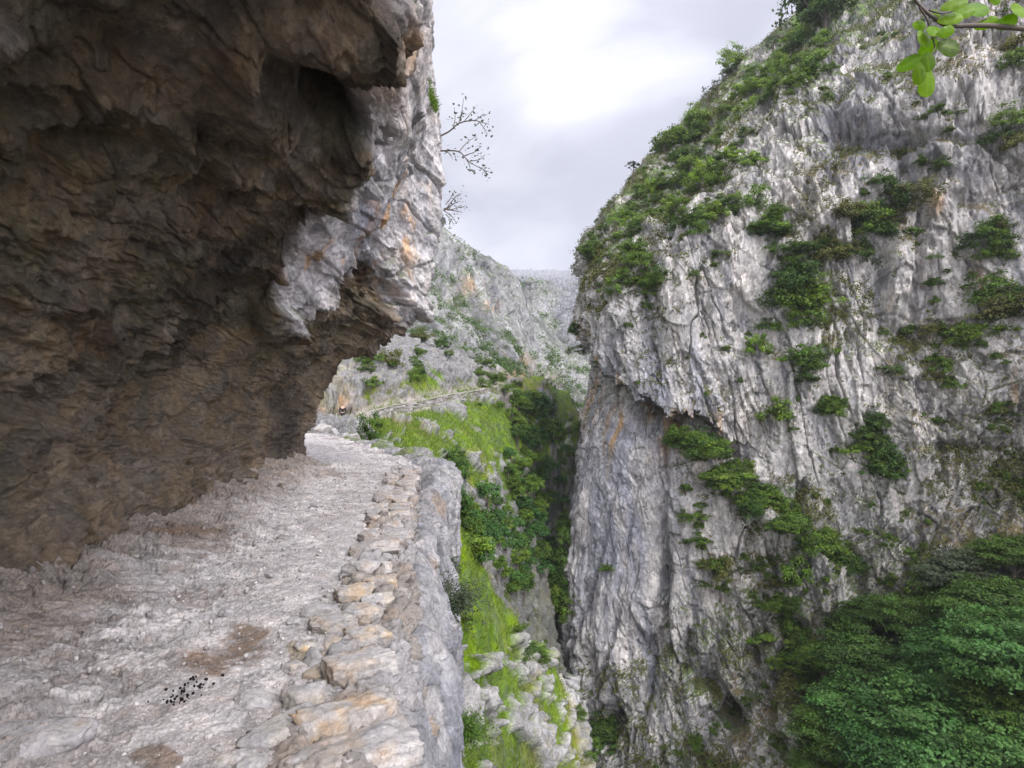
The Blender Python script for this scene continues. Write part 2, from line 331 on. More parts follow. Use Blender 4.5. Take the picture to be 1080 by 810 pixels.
    c = mixc(c, [.36, .285, .19], sstep(-.05, .4, c1 + .6 * c2))
    c = mixc(c, [.075, .065, .05], sstep(.15, .5, -c1 + .3 * c3) * .8)
    c = mixc(c, [.20, .185, .105], sstep(.1, .4, fbm(P * 1.1, 81, 4)) * .5)
    c = mixc(c, [.23, .12, .065], sstep(.2, .5, fbm(P * 1.3, 85, 4)) * .35)
    c = mixc(c, [.46, .385, .28], sstep(.25, .6, c2 + .4 * c3) * .5)
    c = mixc(c, [.33, .26, .19], low * sstep(-.3, .3, fl) * .8)
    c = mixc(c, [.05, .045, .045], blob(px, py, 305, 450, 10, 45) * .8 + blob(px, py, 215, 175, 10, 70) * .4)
    g = np.ones(P.shape) * np.array([.56, .525, .52])
    st = fbm(rot(P, 'y', -25) * np.array([2.0, 2.0, .35]), 91, 5)
    g = mixc(g, [.30, .295, .32], sstep(.05, .45, st) * .75)
    g = mixc(g, [.56, .50, .44], sstep(.1, .5, c2) * .6)
    g = mixc(g, [.56, .33, .16], np.clip(sstep(.05, .35, fbm(rot(P, 'y', -25) * np.array([3., 2.2, .3]), 95, 4)) * (blob(px, py, 405, 235, 38, 90) + .9 * blob(px, py, 345, 285, 40, 40)), 0, 1))
    g = mixc(g, [.40, .27, .175], (blob(px, py, 350, 35, 80, 45) + blob(px, py, 405, 60, 25, 60)) * .8)
    g = mixc(g, [.24, .25, .30], blob(px, py, 383, 215, 16, 60) * .75)
    lipc = 1 - sstep(6.85, 7.12, vg + .12 * c2)
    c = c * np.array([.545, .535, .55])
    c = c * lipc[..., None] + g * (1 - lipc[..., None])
    up = sstep(.45, .75, grid_normals(P, (0, 6, 1))[..., 2])
    c = mixc(c, [.07, .10, .03], up * (1 - lipc) * .8)
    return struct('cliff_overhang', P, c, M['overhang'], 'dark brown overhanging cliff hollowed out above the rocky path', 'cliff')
build_overhang()

# ------------------------------------------------------------------ the rock-cut path
def path_z(x, Y):
    t = (x - xfoot(Y)) / (xedge(Y) - xfoot(Y) + 1e-6)
    z = .26 * np.clip(1 - t / .42, 0, 1.6) ** 1.5 * np.where(Y < 14.5, 1, 0) - .03 * sstep(.7, 1, t)
    return z + .06 * np.sin(Y * .55 + 1) * sstep(3, 8, Y)
def build_path():
    n, m = 1150, 720
    yy = np.exp(np.linspace(math.log(3.2), math.log(36), n)) - 1.0
    yy = np.concatenate([np.linspace(-3, yy[0], 60)[:-1], yy])
    t = np.linspace(0, 1, m)
    xl = np.where(yy < 13.6, xfoot(yy) - .9, xfoot(yy) - .9); xr = xedge(yy) - .1
    X = xl[:, None] + (xr - xl)[:, None] * t[None]; Y = np.broadcast_to(yy[:, None], X.shape)
    P = np.stack([X, Y, path_z(X, Y)], -1); px, py = to_px(P)
    tt = (X - xfoot(Y)) / (xedge(Y) - xfoot(Y))
    trod = np.exp(-((tt - .68) / .2) ** 2)                                          # the trodden gravel line
    flat2 = P * np.array([1, 1, 0.])
    q = rot(warp(flat2, 1.1, .30, 105), 'z', -38)
    f1, g1 = facets(q * np.array([1.3, 2.9, 0]) + .5, 101, 1.6); f2, g2 = facets(q * np.array([4.0, 8.5, 0]) + .5, 103, 1.6)
    f3, g3 = facets(rot(q, 'z', 20) * np.array([13, 22, 0]) + .5, 107, 1.6); f4, _ = facets(q * np.array([38, 52, 0]) + .5, 109, 1.2)
    nb = fbm(flat2 * .7, 113, 4); nr = fbm(q * np.array([2.2, 5, 1]), 117, 5, ridged=True)
    jag = .8 * np.clip(1.1 - .95 * trod, .12, 1.2) * (.75 + .5 * sstep(-.2, .4, nb))
    t1 = trif(q * np.array([1.5, 3.4, 0]) + .37, 131, 6, .6); t2 = trif(rot(q, 'z', 50) * np.array([7, 12, 0]) + .21, 137, 4, .6)
    d = .05 * nb + jag * (.095 * t1 + .042 * t2 + .022 * f1 + .018 * f2 + .010 * f3 + .012 * beds(q[..., 1] * 2.3 + .8 * t1 + .4 * q[..., 0], 139, .25)) + .004 * f4 - jag * .008 * np.exp(-(g2 / .05) ** 2)
    # the scuffed hollow of brown earth and a raised lip of rock by it
    d -= .05 * blob(px, py, 245, 680, 34, 22)
    d += .10 * blob(px, py, 20, 775, 60, 28) * sstep(0, .3, f1)
    foot = np.exp(-((X - xfoot(Y)) / .45) ** 2) * (Y < 14.5)
    d += .09 * foot * (t1 + .3 * nr)
    P[..., 2] += d
    c1, c2, c3 = fbm(flat2 * .9, 121, 5), fbm(flat2 * 4, 125, 5), fbm(flat2 * 14, 127, 4)
    c = np.ones(P.shape) * np.array([.435, .405, .395])
    c = mixc(c, [.62, .575, .555], sstep(.1, .5, c2 + .35 * f2) * .6)
    c = mixc(c, [.24, .205, .19], sstep(-.05, .4, -c1 + .5 * c3 - .3 * f2) * .75 * (1 - .6 * trod))
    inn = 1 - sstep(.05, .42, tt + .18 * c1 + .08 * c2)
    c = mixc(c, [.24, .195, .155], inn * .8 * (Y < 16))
    c = mixc(c, [.42, .36, .31], sstep(.2, .5, c3) * .35)
    earth = sstep(.15, .8, (blob(px, py, 262, 672, 26, 17) + blob(px, py, 222, 700, 36, 19)) * (1 + .8 * c3 + .9 * c2))
    c = mixc(c, [.20, .135, .09], earth * .85)
    c = mixc(c, [.20, .14, .10], sstep(.35, .6, (blob(px, py, 165, 802, 30, 14) + .9 * blob(px, py, 190, 560, 60, 8)) * (1 + .6 * c3)) * .8)
    c = mixc(c, [.26, .21, .14], sstep(.3, .7, blob(px, py, 320, 690, 20, 18) * (1 + c3)) * .7)
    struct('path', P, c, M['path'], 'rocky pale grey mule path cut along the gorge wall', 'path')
build_path()

# ------------------------------------------------------------------ the drop below the path
DROP = [
 (-2, [(.2,-.4),(.75,-.2),(1.0,-1),(1.2,-3),(1.5,-8),(2,-14)]),
 (1.5,[(-.6,-.4),(-.02,-.25),(.25,-1),(.4,-3),(.7,-8),(1.3,-14)]),
 (3.0,[(-1.0,-.4),(-.46,-.2),(-.30,-.6),(-.12,-2),(.1,-5),(.6,-12)]),
 (5.0,[(-1.3,-.4),(-.74,-.2),(-.62,-.7),(-.57,-1.4),(-.46,-4),(.1,-12)]),
 (7.0,[(-1.6,-.4),(-1.08,-.2),(-.90,-.6),(-.80,-1.5),(-.76,-2.8),(-.3,-12)]),
 (8.6,[(-1.8,-.4),(-1.25,-.2),(-1.06,-.5),(-.90,-1.4),(-.88,-3.2),(-.5,-12)]),
 (10.,[(-2.0,-.4),(-1.42,-.1),(-1.16,-.4),(-1.04,-1.2),(-1.05,-3.4),(-.8,-12)]),
 (12.5,[(-2.4,-.4),(-1.7,.04),(-1.30,-.12),(-1.20,-1.0),(-1.24,-3.0),(-1.2,-12)]),
 (15., [(-3.0,-.4),(-2.15,.08),(-1.6,-.05),(-1.45,-.7),(-1.5,-2.4),(-2,-9)]),
 (17., [(-3.6,-.4),(-2.8,.06),(-2.25,-.08),(-2.05,-.6),(-2.1,-2),(-2.6,-7)]),
 (20., [(-5.2,-.4),(-4.3,.0),(-3.7,-.12),(-3.4,-.6),(-3.5,-1.8),(-4,-5)]),
 (25., [(-8,-.4),(-7.2,-.05),(-6.6,-.2),(-6.3,-.6),(-6.4,-1.5),(-7,-4)]),
 (31., [(-12,-.5),(-11,-.1),(-10.5,-.3),(-10,-.7),(-10,-1.5),(-10.5,-4)]),
]
def build_drop():
    n, m = 640, 420
    yy = np.exp(np.linspace(math.log(4.2), math.log(35), n)) - 3.2; yy = np.concatenate([np.linspace(-2, yy[0], 30)[:-1], yy])
    A = cubic([s[0] for s in DROP], np.array([s[1] for s in DROP]), yy)
    vv = np.interp(np.linspace(0, 1, m), [0, .75, 1], [0, 4, 5]); B = cubic(np.arange(6.), np.swapaxes(A, 0, 1), vv)
    P = np.stack([B[..., 0], np.broadcast_to(yy, B.shape[:2]), B[..., 1]], -1); N = grid_normals(P, (3, 8, 0)); px, py = to_px(P)
    q = warp(P, .8, .3, 205); s = rot(q, 'x', 14)
    f1, g1 = facets(s * np.array([.8, .8, .38]), 201, 1.4); f2, g2 = facets(s * np.array([2.4, 2.2, 1.2]), 203, 1.5); f3, g3 = facets(q * np.array([7, 7, 4.]), 207, 1.5)
    fl = fbm(s * np.array([1.6, 1.6, .4]), 211, 5, ridged=True)
    vg = np.broadcast_to(vv[:, None], px.shape)
    t1 = trif(s * np.array([1.1, 1.1, .5]), 231, 7, .55)
    d = .32 * t1 + .06 * f1 + .035 * f2 + .016 * f3 + .05 * fl - .03 * np.exp(-(g1 / .04) ** 2)
    far = sstep(10, 13, P[..., 1])
    smooth = np.exp(-((P[..., 1] - 6.5) / 3.2) ** 2) * sstep(1.6, 2.6, vg)           # the smooth grey sheet close by
    d = d * (1 - .35 * smooth) * (.3 + .7 * sstep(.5, 2.2, vg)) - .05 * np.exp(-(fbm(s * np.array([1.2, 1.2, .4]), 235, 4) / .03) ** 2) + .05 * beds(s[..., 2] * .9 + s[..., 1] * .8 + .6 * t1, 237, .2)
    d -= .35 * np.exp(-((P[..., 1] - 8.2) / .35) ** 2) * sstep(1.8, 2.6, vg)         # cleft between sheet and buttress
    d += .22 * fbm(P * .45, 239, 3) * sstep(1, 2.5, vg)
    P = P + N * d[..., None]
    c1, c2 = fbm(P * .9, 221, 5), fbm(P * 4, 223, 5)
    c = np.ones(P.shape) * np.array([.36, .345, .345])
    c = c * .8; c = mixc(c, [.22, .225, .25], smooth * .8 + sstep(.0, .4, fbm(P * np.array([2, 2, .4]), 227, 4)) * .5)
    c = mixc(c, [.37, .35, .33], sstep(.1, .45, c2) * .6)
    c = mixc(c, [.14, .14, .145], sstep(.15, .4, fbm(P * np.array([3, 3, .8]), 229, 5)) * .7); c = mixc(c, [.33, .24, .17], sstep(.25, .5, c1) * .6 * (1 - smooth))
    up = sstep(.55, .8, grid_normals(P, (3, 8, 0))[..., 2]); c = mixc(c, [.12, .16, .04], up * sstep(12, 16, P[..., 1]) * sstep(-.1, .3, c1))
    struct('cliff_ledge', P, c, M['rockface'], 'grey rock face dropping away below the path edge', 'cliff')
build_drop()

# ------------------------------------------------------------------ rough masonry under the kerb
def build_wall():
    prof = np.array([(-.58,-.35),(-.52,.0),(-.2,.04),(.0,.03),(.06,-.05),(.12,-.28),(.19,-.55),(.24,-.9),(.2,-1.1)])
    n, m = 900, 110
    yy = np.exp(np.linspace(math.log(2.2), math.log(14.6), n)) - 1
    vv = np.linspace(0, 8, m); b = cubic(np.arange(9.), prof, vv)
    sl = np.gradient(xedge(yy), yy)
    sc = 1 - .35 * sstep(8, 13, yy)
    X = xedge(yy)[None] + b[:, 0:1] * sc; Y = np.broadcast_to(yy, X.shape); Z = np.broadcast_to(b[:, 1:2], X.shape) + path_z(xedge(yy) - .1, yy)[None] * 1
    P = np.stack([X, Y, Z], -1).astype(float); N = grid_normals(P, (1.5, 6, 1))
    q = warp(P, 2.2, .1, 305)
    f2, g2 = facets(q * np.array([5, 4.2, 6.5]), 301, 1.2); f3, g3 = facets(q * np.array([15, 14, 17.]), 303, 1.3); f4, _ = facets(q * 40., 307, 1.2)
    d = .045 * f2 + .022 * f3 + .008 * f4 - .045 * np.exp(-(g2 / .08) ** 2) + .02 * fbm(P * 3, 311, 4)
    P = P + N * d[..., None]
    c1, c2 = fbm(P * 2, 321, 5), fbm(P * 9, 323, 4)
    c = np.ones(P.shape) * np.array([.215, .19, .168]); c = mixc(c, [.30, .275, .255], sstep(.1, .4, c2) * .6)
    c = mixc(c, [.24, .175, .125], sstep(.1, .45, c1 + .4 * c2) * .55); c = mixc(c, [.33, .33, .345], sstep(0, .4, fbm(P * 1.1, 327, 3)) * .5)
    me = mesh_from('retaining_wall', P, grid_faces(*P.shape[:2]), c)
    tag(link('retaining_wall', me, M['stone']), 'crumbling mortared rubble wall holding up the outer edge of the path', 'wall')
build_wall()

# ------------------------------------------------------------------ loose and set stones
def cube_sphere(k):
    t = np.linspace(-1, 1, k); a, b = np.meshgrid(t, t, indexing='ij'); V = []; Fc = []; off = 0
    for ax in range(3):
        for sg in (-1, 1):
            p = np.zeros((k, k, 3)); p[..., ax] = sg; p[..., (ax + 1) % 3] = a; p[..., (ax + 2) % 3] = b
            f = grid_faces(k, k); f = f if sg > 0 else f[:, ::-1]
            V.append(p.reshape(-1, 3)); Fc.append(f + off); off += k * k
    V = np.concatenate(V); key = np.round(V * 1e4).astype(int); u, inv = np.unique(key, axis=0, return_inverse=True)
    return u / 1e4, inv.ravel()[np.concatenate(Fc)]
CS = {k: cube_sphere(k) for k in (5, 9, 16, 28)}
def rock_mesh(name, dims, seed, k=16, cuts=12, rough=.05, col=(.45, .37, .28), boxy=.6):
    V, Fc = CS[k]; r = np.random.default_rng(seed)
    S = V / np.linalg.norm(V, axis=1, keepdims=True); p = V * boxy + S * (1 - boxy) * 1.15
    for _ in range(cuts):
        nrm = r.normal(size=3) * np.array([1, 1, .8]); nrm /= np.linalg.norm(nrm); lim = r.uniform(.78, 1.08)
        ex = p @ nrm - lim; p = p - np.clip(ex, 0, None)[:, None] * nrm * .95
    w = fbm(p * 2.3 + seed * 3.1, 5, 4); w2, g2 = facets(p * 2.2 + seed * 1.7, 8, 1.5)
    p = p * (1 + rough * w + rough * .8 * w2)[:, None]
    p = p * np.array(dims) / 2
    c1, c2 = fbm(p * 9 + seed, 61, 4), fbm(p * 30 + seed, 63, 3)
    c = np.ones(p.shape) * np.array(col); c = mixc(c, np.array([.43, .415, .415]), sstep(-.2, .25, c1) * .8); c = c * .74; c = mixc(c, [.50, .465, .42], sstep(.1, .4, c2) * .4); c = mixc(c, [.24, .15, .09], sstep(.2, .5, -c1) * .45)
    return mesh_from(name, p, Fc, c)
def place_rock(name, dims, seed, x, y, z, rz, tilt=(0, 0), label=None, cat='stone', group=None, **kw):
    o = link(name, rock_mesh(name, dims, seed, **kw), M['stone'])
    o.location = (x, y, z); o.rotation_euler = (tilt[0], tilt[1], rz); tag(o, label, cat, group); return o
def ray_z(px, py, z):            # where the bearing meets the level z
    Y = (EYE - z) * F / (py - HY); return (px - CX) / F * Y, Y
ORD = 'second third fourth fifth sixth seventh eighth ninth tenth eleventh twelfth thirteenth fourteenth fifteenth sixteenth seventeenth eighteenth nineteenth twentieth'.split()
KERB = [  # bearing of centre, length, depth, height, turn, colour, label
 (366,758,.46,.20,.22,40,(.50,.37,.25),'big cracked tan kerb slab, the boldest stone at the near end of the path edge'),
 (372,798,.52,.24,.20,34,(.44,.38,.33),'broad greyish kerb slab cut by the bottom of the view'),
 (379,703,.36,.17,.20,36,(.50,.42,.35),'smooth pinkish grey kerb slab just beyond the big cracked tan one'),
 (388,668,.26,.15,.17,30,(.52,.42,.31),'short tan kerb block with a bright squared end'),
 (383,645,.34,.15,.17,36,(.47,.40,.33),'long pale kerb slab lying aslant behind a short tan block'),
 (352,655,.28,.14,.14,30,(.46,.40,.34),'flat kerb slab on the inner row beside the gravel'),
 (397,630,.24,.14,.17,25,(.50,.43,.34),'squarish pale kerb block at the outer rim before the rows turn small'),
 (376,622,.30,.13,.15,28,(.54,.42,.30),'thin warm tan kerb slab of the inner row'),
 (386,598,.40,.17,.17,12,(.47,.42,.37),'wide grey kerb slab lying crosswise'),
 (400,612,.26,.14,.16,14,(.52,.41,.30),'light tan kerb block with a level top'),
 (395,575,.46,.18,.17,10,(.45,.41,.38),'large flat kerb slab reaching far into the path'),
]
for i, (px, py, a, b, h, r, col, lab) in enumerate(KERB):
    x, y = ray_z(px, py, .05)
    place_rock('edging_stone', (a * 1.12, b * 1.15, h), 400 + i, x, y, -.005 + .012 * (i % 3), math.radians(r), (random.uniform(-.06, .06), random.uniform(-.08, .1)), lab, 'stone', 'edging stones along the path', k=28, col=col, boxy=.93, cuts=6, rough=.05)
ycur = ray_z(395, 562, .05)[1]; i = 0
while ycur < 13.4:
    for row in range(2):
        ln = random.uniform(.26, .5) * (1 if row == 0 else .7); dp = random.uniform(.18, .30)
        x = float(xedge(np.array([ycur]))[0]) - .16 - row * .28 + random.uniform(-.03, .03)
        if row == 1 and random.random() < .45: continue
        t = random.random(); col = (.42 + .07 * t, .385 + .02 * t, .37 - .05 * t)
        hue = 'tan' if t > .6 else 'pale grey' if t < .3 else 'buff'
        lab = (f'{hue} kerb stone, {ORD[i]} along the outer rim beyond the large flat slab' if row == 0 and i < len(ORD)
               else f'small {hue} stone of the far kerb, low at the outer rim' if row == 0 else f'small {hue} stone set inside the far kerb')
        place_rock('edging_stone', (ln, dp, .17), 500 + i * 2 + row, x, ycur + random.uniform(-.03, .03), random.uniform(-.02, .03) + float(path_z(np.array([x]), np.array([ycur]))[0]), math.radians(random.uniform(-4, 24)), (random.uniform(-.08, .08), random.uniform(-.08, .08)), lab, 'stone', 'edging stones along the path', k=16, col=col, boxy=.92, cuts=6)
    i += 1; ycur += random.uniform(.20, .32)
LOOSE = [
 (352,672,.20,.14,.12,20,(.55,.45,.35),'small pale wedge of stone lodged inside the kerb'), (310,699,.16,.13,.11,60,(.62,.52,.42),'bright cream angular stone by the mossy patch'),
 (322,678,.14,.11,.10,10,(.56,.43,.29),'rounded tan stone above the mossy patch'), (338,705,.20,.13,.13,70,(.52,.42,.31),'narrow upright tan stone wedged beside the kerb'),
 (325,728,.24,.20,.17,50,(.47,.42,.37),'split grey stone leaning inside the biggest kerb slab'), (296,765,.40,.20,.14,38,(.46,.42,.38),'long grey flat stone beside the rubble at the near edge'),
 (268,735,.22,.16,.09,-20,(.46,.42,.40),'low grey stone set flush in the path surface'), (250,700,.09,.06,.05,0,(.50,.47,.44),'pale pebble lying on the brown earth patch'),
 (235,796,.10,.08,.08,0,(.50,.43,.36),'small buff stone at the foot of the view'), (262,800,.16,.12,.09,30,(.48,.44,.40),'rounded grey stone at the foot of the view'),
 (270,722,.07,.06,.05,0,(.45,.42,.4),'grey pebble just right of the brown earth patch'), (338,640,.26,.17,.15,0,(.45,.42,.41),'grey triangular stone poking up from the gravel'),
 (312,650,.12,.09,.08,0,(.46,.43,.42),'small grey stone in the gravel left of the triangular one'), (350,622,.14,.10,.08,0,(.46,.42,.39),'small stone lying where the gravel meets the kerb'),
 (28,778,.55,.30,.2,15,(.43,.40,.40),'big smooth pale slab breaking out of the path at near side'), (196,745,.06,.05,.04,0,(.45,.42,.4),'tiny pebble below the dark droppings'),
 (240,640,.12,.09,.07,0,(.44,.41,.4),'lone grey stone in the middle of the path'), (290,600,.14,.1,.07,20,(.46,.43,.42),'flat grey stone in the trodden gravel'),
 (352,560,.15,.11,.08,0,(.46,.43,.42),'grey stone in the path midway to the bend'), (300,560,.18,.12,.07,0,(.36,.31,.28),'brown stone at the edge of the wall rubble'),
 (335,530,.2,.14,.09,0,(.42,.39,.38),'grey stone near the bend of the path'), (300,520,.25,.2,.14,0,(.30,.25,.21),'brown rock at the wall foot by the bend'),
]
for i, (px, py, a, b, h, r, col, lab) in enumerate(LOOSE):
    x, y = ray_z(px, py, .04); z = float(path_z(np.array([x]), np.array([y]))[0])
    place_rock('loose_stone', (a, b, h * .8), 700 + i, x, y, z + h * .08, math.radians(r), (random.uniform(-.15, .15), random.uniform(-.15, .15)), lab, 'stone', 'loose stones on the path', k=16, col=col, cuts=12, boxy=.6)
def scatter_mesh(name, items, k=5, mat='stone', seed=1):
    V, Fc = CS[k]; S = V / np.linalg.norm(V, axis=1, keepdims=True); vs = []; fs = []; cs = []; r = np.random.default_rng(seed)
    for j, (x, y, z, s, col) in enumerate(items):
        p = (V * .4 + S * .7) * (1 + .25 * r.normal(size=(len(V), 1)) * .6); p = p * s * r.uniform(.5, 1.2, 3); a = r.uniform(0, 6.28)
        p = p @ np.array([[math.cos(a), -math.sin(a), 0], [math.sin(a), math.cos(a), 0], [0, 0, 1]]) + np.array([x, y, z])
        vs.append(p); fs.append(Fc + j * len(V)); cs.append(np.ones((len(V), 3)) * np.array(col) * r.uniform(.75, 1.25))
    return link(name, mesh_from(name, np.concatenate(vs), np.concatenate(fs), np.concatenate(cs)), M[mat])
it = []
for _ in range(3000):
    y = math.exp(random.uniform(math.log(2.6), math.log(20))); e = float(np.interp(y, [p[0] for p in EDGE], [p[1] for p in EDGE])); f = float(xfoot(np.array([y]))[0])
    t = random.betavariate(2.2, 1.5); x = f + (e - f) * t
    s = (.0025 + .010 * random.random() ** 5) * (1 + .05 * y); g = random.uniform(.36, .52)
    it.append((x, y, float(path_z(np.array([x]), np.array([y]))[0]) + .02 * random.random() + .2 * s, s, (g, g * .93, g * .9)))
tag(scatter_mesh('gravel', it), 'pale gravel strewn along the trodden middle of the path', 'gravel', kind='stuff')
it = []
for _ in range(46):
    a = random.gauss(0, 1); b = random.gauss(0, 1); x, y = ray_z(192 + 15 * a + 3 * b, 735 - 7 * a + 4 * b, .03)
    it.append((x, y, .055 + .01 * random.random(), 0.0065 * random.uniform(.6, 1.2), (.008, .007, .009)))
tag(scatter_mesh('droppings', it), 'black goat droppings scattered below the brown earth patch', 'droppings', kind='stuff')
# thin cable pinned along the foot of the wall
mb = MB(); pts = []
for px, py, Y in [(40,640,4.9),(75,627,5.2),(118,603,5.7),(160,580,6.6),(200,563,7.5)]:
    pts.append(W(px, py, Y))
pts = np.array(pts); pts[:, 0] += .0
mb.tube(cubic(np.arange(len(pts)), pts, np.linspace(0, len(pts) - 1, 40)), .012, 6)
M['cable'] = plain_mat('cable_grey', (.22, .20, .18))
tag(link('cable', mb.mesh('cable'), M['cable']), 'thin grey cable lying along the foot of the overhanging wall', 'cable')
# ------------------------------------------------------------------ the great cliff across the gorge
# columns from behind the corner to the near right; rows from the gorge floor to behind the crest: (bearing px, py, depth)
CL = [
 [(640,900,120),(638,800,120),(636,690,120),(632,560,120),(632,440,120),(636,335,122),(644,275,125),(650,255,128),(655,248,130),(670,300,150)],
 [(606,900,92),(604,800,90),(602,690,88),(606,560,86),(610,450,88),(622,345,90),(626,290,92),(622,256,94),(626,250,98),(645,300,120)],
 [(586,900,77),(584,800,74),(588,690,72),(598,570,70),(610,465,71),(624,345,72),(628,290,73),(626,264,76),(628,252,80),(640,300,105)],
 [(612,900,63),(606,800,64),(602,690,65),(612,570,65),(624,460,66),(640,350,65),(644,290,66),(642,254,73),(644,230,80),(660,280,105)],
 [(645,900,58),(642,800,60),(642,690,60.5),(645,570,61),(650,455,61.5),(658,355,61),(662,275,63),(664,236,73),(668,200,82),(690,260,110)],
 [(705,900,53),(703,800,56),(703,690,57.5),(704,570,58),(706,460,58.5),(710,355,58),(712,245,62),(712,190,76),(712,144,90),(730,220,115)],
 [(780,900,48),(778,800,53),(776,690,55.5),(776,570,56.5),(776,455,57),(776,340,57),(774,185,62),(768,120,80),(762,92,96),(780,160,120)],
 [(862,900,42),(860,800,47),(858,690,53),(856,570,55),(856,455,55.5),(856,330,56),(856,120,61),(850,50,82),(846,20,100),(860,100,125)],
 [(950,900,37),(948,800,41),(946,690,49),(944,570,53),(944,455,54),(944,320,54.5),(944,40,60),(940,-30,84),(936,-70,102),(950,0,125)],
 [(1040,900,33),(1038,800,36),(1036,690,43),(1036,570,50),(1036,455,52),(1036,310,52.5),(1038,-30,58),(1034,-110,84),(1030,-150,102),(1040,-80,125)],
 [(1130,900,29),(1130,800,31),(1130,690,37),(1130,570,45),(1130,455,49),(1130,300,50),(1132,-80,55),(1130,-180,82),(1126,-220,100),(1130,-150,125)],
 [(1300,900,24),(1300,800,26),(1300,690,30),(1300,570,36),(1300,455,41),(1300,300,43),(1300,-120,48),(1300,-260,76),(1300,-310,94),(1300,-220,115)],
 [(1800,900,16),(1800,800,17),(1800,690,19),(1800,570,22),(1800,455,26),(1800,300,28),(1800,-200,32),(1800,-400,60),(1800,-460,80),(1800,-350,100)],
]
def seg_dist(px, py, pts):
    """distance to a polyline, and which side of it (positive: below)"""
    best = np.full(px.shape, 1e9); side = np.zeros(px.shape)
    for (x0, y0), (x1, y1) in zip(pts[:-1], pts[1:]):
        dx, dy = x1 - x0, y1 - y0; L2 = dx * dx + dy * dy; t = np.clip(((px - x0) * dx + (py - y0) * dy) / L2, 0, 1)
        d = np.hypot(px - x0 - t * dx, py - y0 - t * dy); s = np.sign(dx * (py - y0) - dy * (px - x0))
        side = np.where(d < best, s, side); best = np.minimum(best, d)
    return best, best * side
CLIFF = {}
def build_cliff():
    C = np.array([[W(*p) for p in col] for col in CL])                              # (13,10,3)
    nu, nv = 1150, 1150
    uk = np.array([0, 1, 2, 3, 4, 5.2, 6.6, 8.1, 9.6, 11.1, 12.6, 14, 16.]); uu = np.interp(np.linspace(0, 1, nu), [0, .24, .94, 1], [0, 2.1, 12.4, 16])
    A = cubic(uk, C, uu); vk = np.array([0, 1, 2.1, 3.3, 4.4, 5.5, 7.2, 8.2, 9, 10.]); vv = np.interp(np.linspace(0, 1, nv), [0, .05, .96, 1], [0, .8, 9.05, 10])
    P = cubic(vk, np.swapaxes(A, 0, 1), vv)                                         # (nv,nu,3)
    N = grid_normals(P); px, py = to_px(P)
    ug, vg = np.broadcast_to(uu[None], px.shape), np.broadcast_to(vv[:, None], px.shape)
    q = warp(P, .10, .9, 405); s = rot(q, 'y', -14)                                # beds stand nearly upright, leaning right
    f0, g0 = facets(s * np.array([.10, .10, .042]), 401, 1.4); f1, g1 = facets(s * np.array([.30, .26, .11]), 403, 1.5)
    f2, g2 = facets(s * np.array([.85, .8, .34]), 407, 1.6); f3, g3 = facets(s * np.array([2.3, 2.2, 1.05]), 411, 1.6)
    fl = fbm(s * np.array([.55, .55, .10]), 415, 5, ridged=True); fl2 = fbm(s * np.array([2.2, 2.2, .40]), 416, 4, ridged=True); nb = fbm(P * .06, 417, 4); mid = fbm(q * .7, 419, 5)
    # the smooth blue-grey sheet on the left, the pale slab at the middle
    sheet = np.clip(blob(px, py, 648, 555, 52, 125) * 1.9, 0, 1) * (px < 760)
    slab = np.clip(blob(px, py, 745, 560, 45, 70) * 1.3, 0, 1)
    rough = (1 - .80 * sheet) * (1 - .72 * slab) * (1 - .35 * sstep(7.4, 8.5, vg))
    t0 = trif(s * np.array([.085, .08, .034]) + .3, 451, 7, .55); t1 = trif(rot(s, 'y', 9) * np.array([.36, .34, .13]), 457, 6, .58); t2 = trif(rot(q, 'y', 30) * np.array([1.1, 1.1, .7]), 461, 4, .6)
    bk = sstep(-.12, .30, fbm(P * .14, 465, 4))
    mA = sstep(-.08, .10, fbm(P * .045, 489, 3) + .10 * f0)                         # where the joints change direction
    f4a, g4a = facets(rot(s, 'y', 10) * np.array([.36, .34, .06]), 481, 1.3); f4b, g4b = facets(rot(s, 'y', -22) * np.array([.30, .30, .10]), 491, 1.5)
    f4, g4 = f4a * (.35 + .65 * mA) + .35 * f4b * (1 - mA), g4a; f5, g5 = facets(rot(s, 'y', -6) * np.array([1.25, 1.2, .28]), 483, 1.4)
    bd_ = beds(q[..., 2] * .16 + q[..., 0] * .05 + .8 * trif(q * .07, 485, 3), 487, .14)
    d = 1.2 * nb + rough * (2.1 * t0 + (.38 + .5 * bk) * t1 + (.10 + .22 * bk) * t2 + (.25 + .85 * bk) * bd_ + bk * (.22 * f0 + .36 * f1 + .14 * f2 + .08 * f3) + .55 * f4 + (.15 * bk) * f5 + .10 * fl) + .10 * mid
    d -= rough * (.22 * np.exp(-(g0 / .012) ** 2) + .20 * np.exp(-(g1 / .018) ** 2) * bk + .34 * np.exp(-(g4 / .022) ** 2) * mA + .16 * bk * np.exp(-(g5 / .045) ** 2))
    for k_, sc_, dep_, wd_ in ((471, (.22, .22, .03), .6, .012), (477, (1.6, 1.6, .6), .15, .03)):
        d -= dep_ * (1 - .8 * sheet) * np.exp(-(fbm(s * np.array(sc_), k_, 4) / wd_) ** 2) * sstep(-.2, .3, fbm(P * .25, k_ + 1, 3))
    for k_, sc_, dep_, lo in ((492, (.55, .55, .20), .55, .16), (494, (1.5, 1.5, .7), .28, .14)):           # solution pits and pockets
        d -= dep_ * (1 - .7 * sheet) * (1 - .5 * slab) * sstep(lo, lo + .22, fbm(s * np.array(sc_), k_, 4)) * (1 - sstep(8.2, 9, vg))
    # the arched roof over the sheet: rock above hangs out, the wall is set back beneath it
    bd, sd = seg_dist(px, py, [(606,318),(622,338),(634,362),(644,392),(664,412),(690,424),(712,432),(738,440),(765,458),(800,480)])
    w = np.exp(-((px - 680) / 95) ** 4)
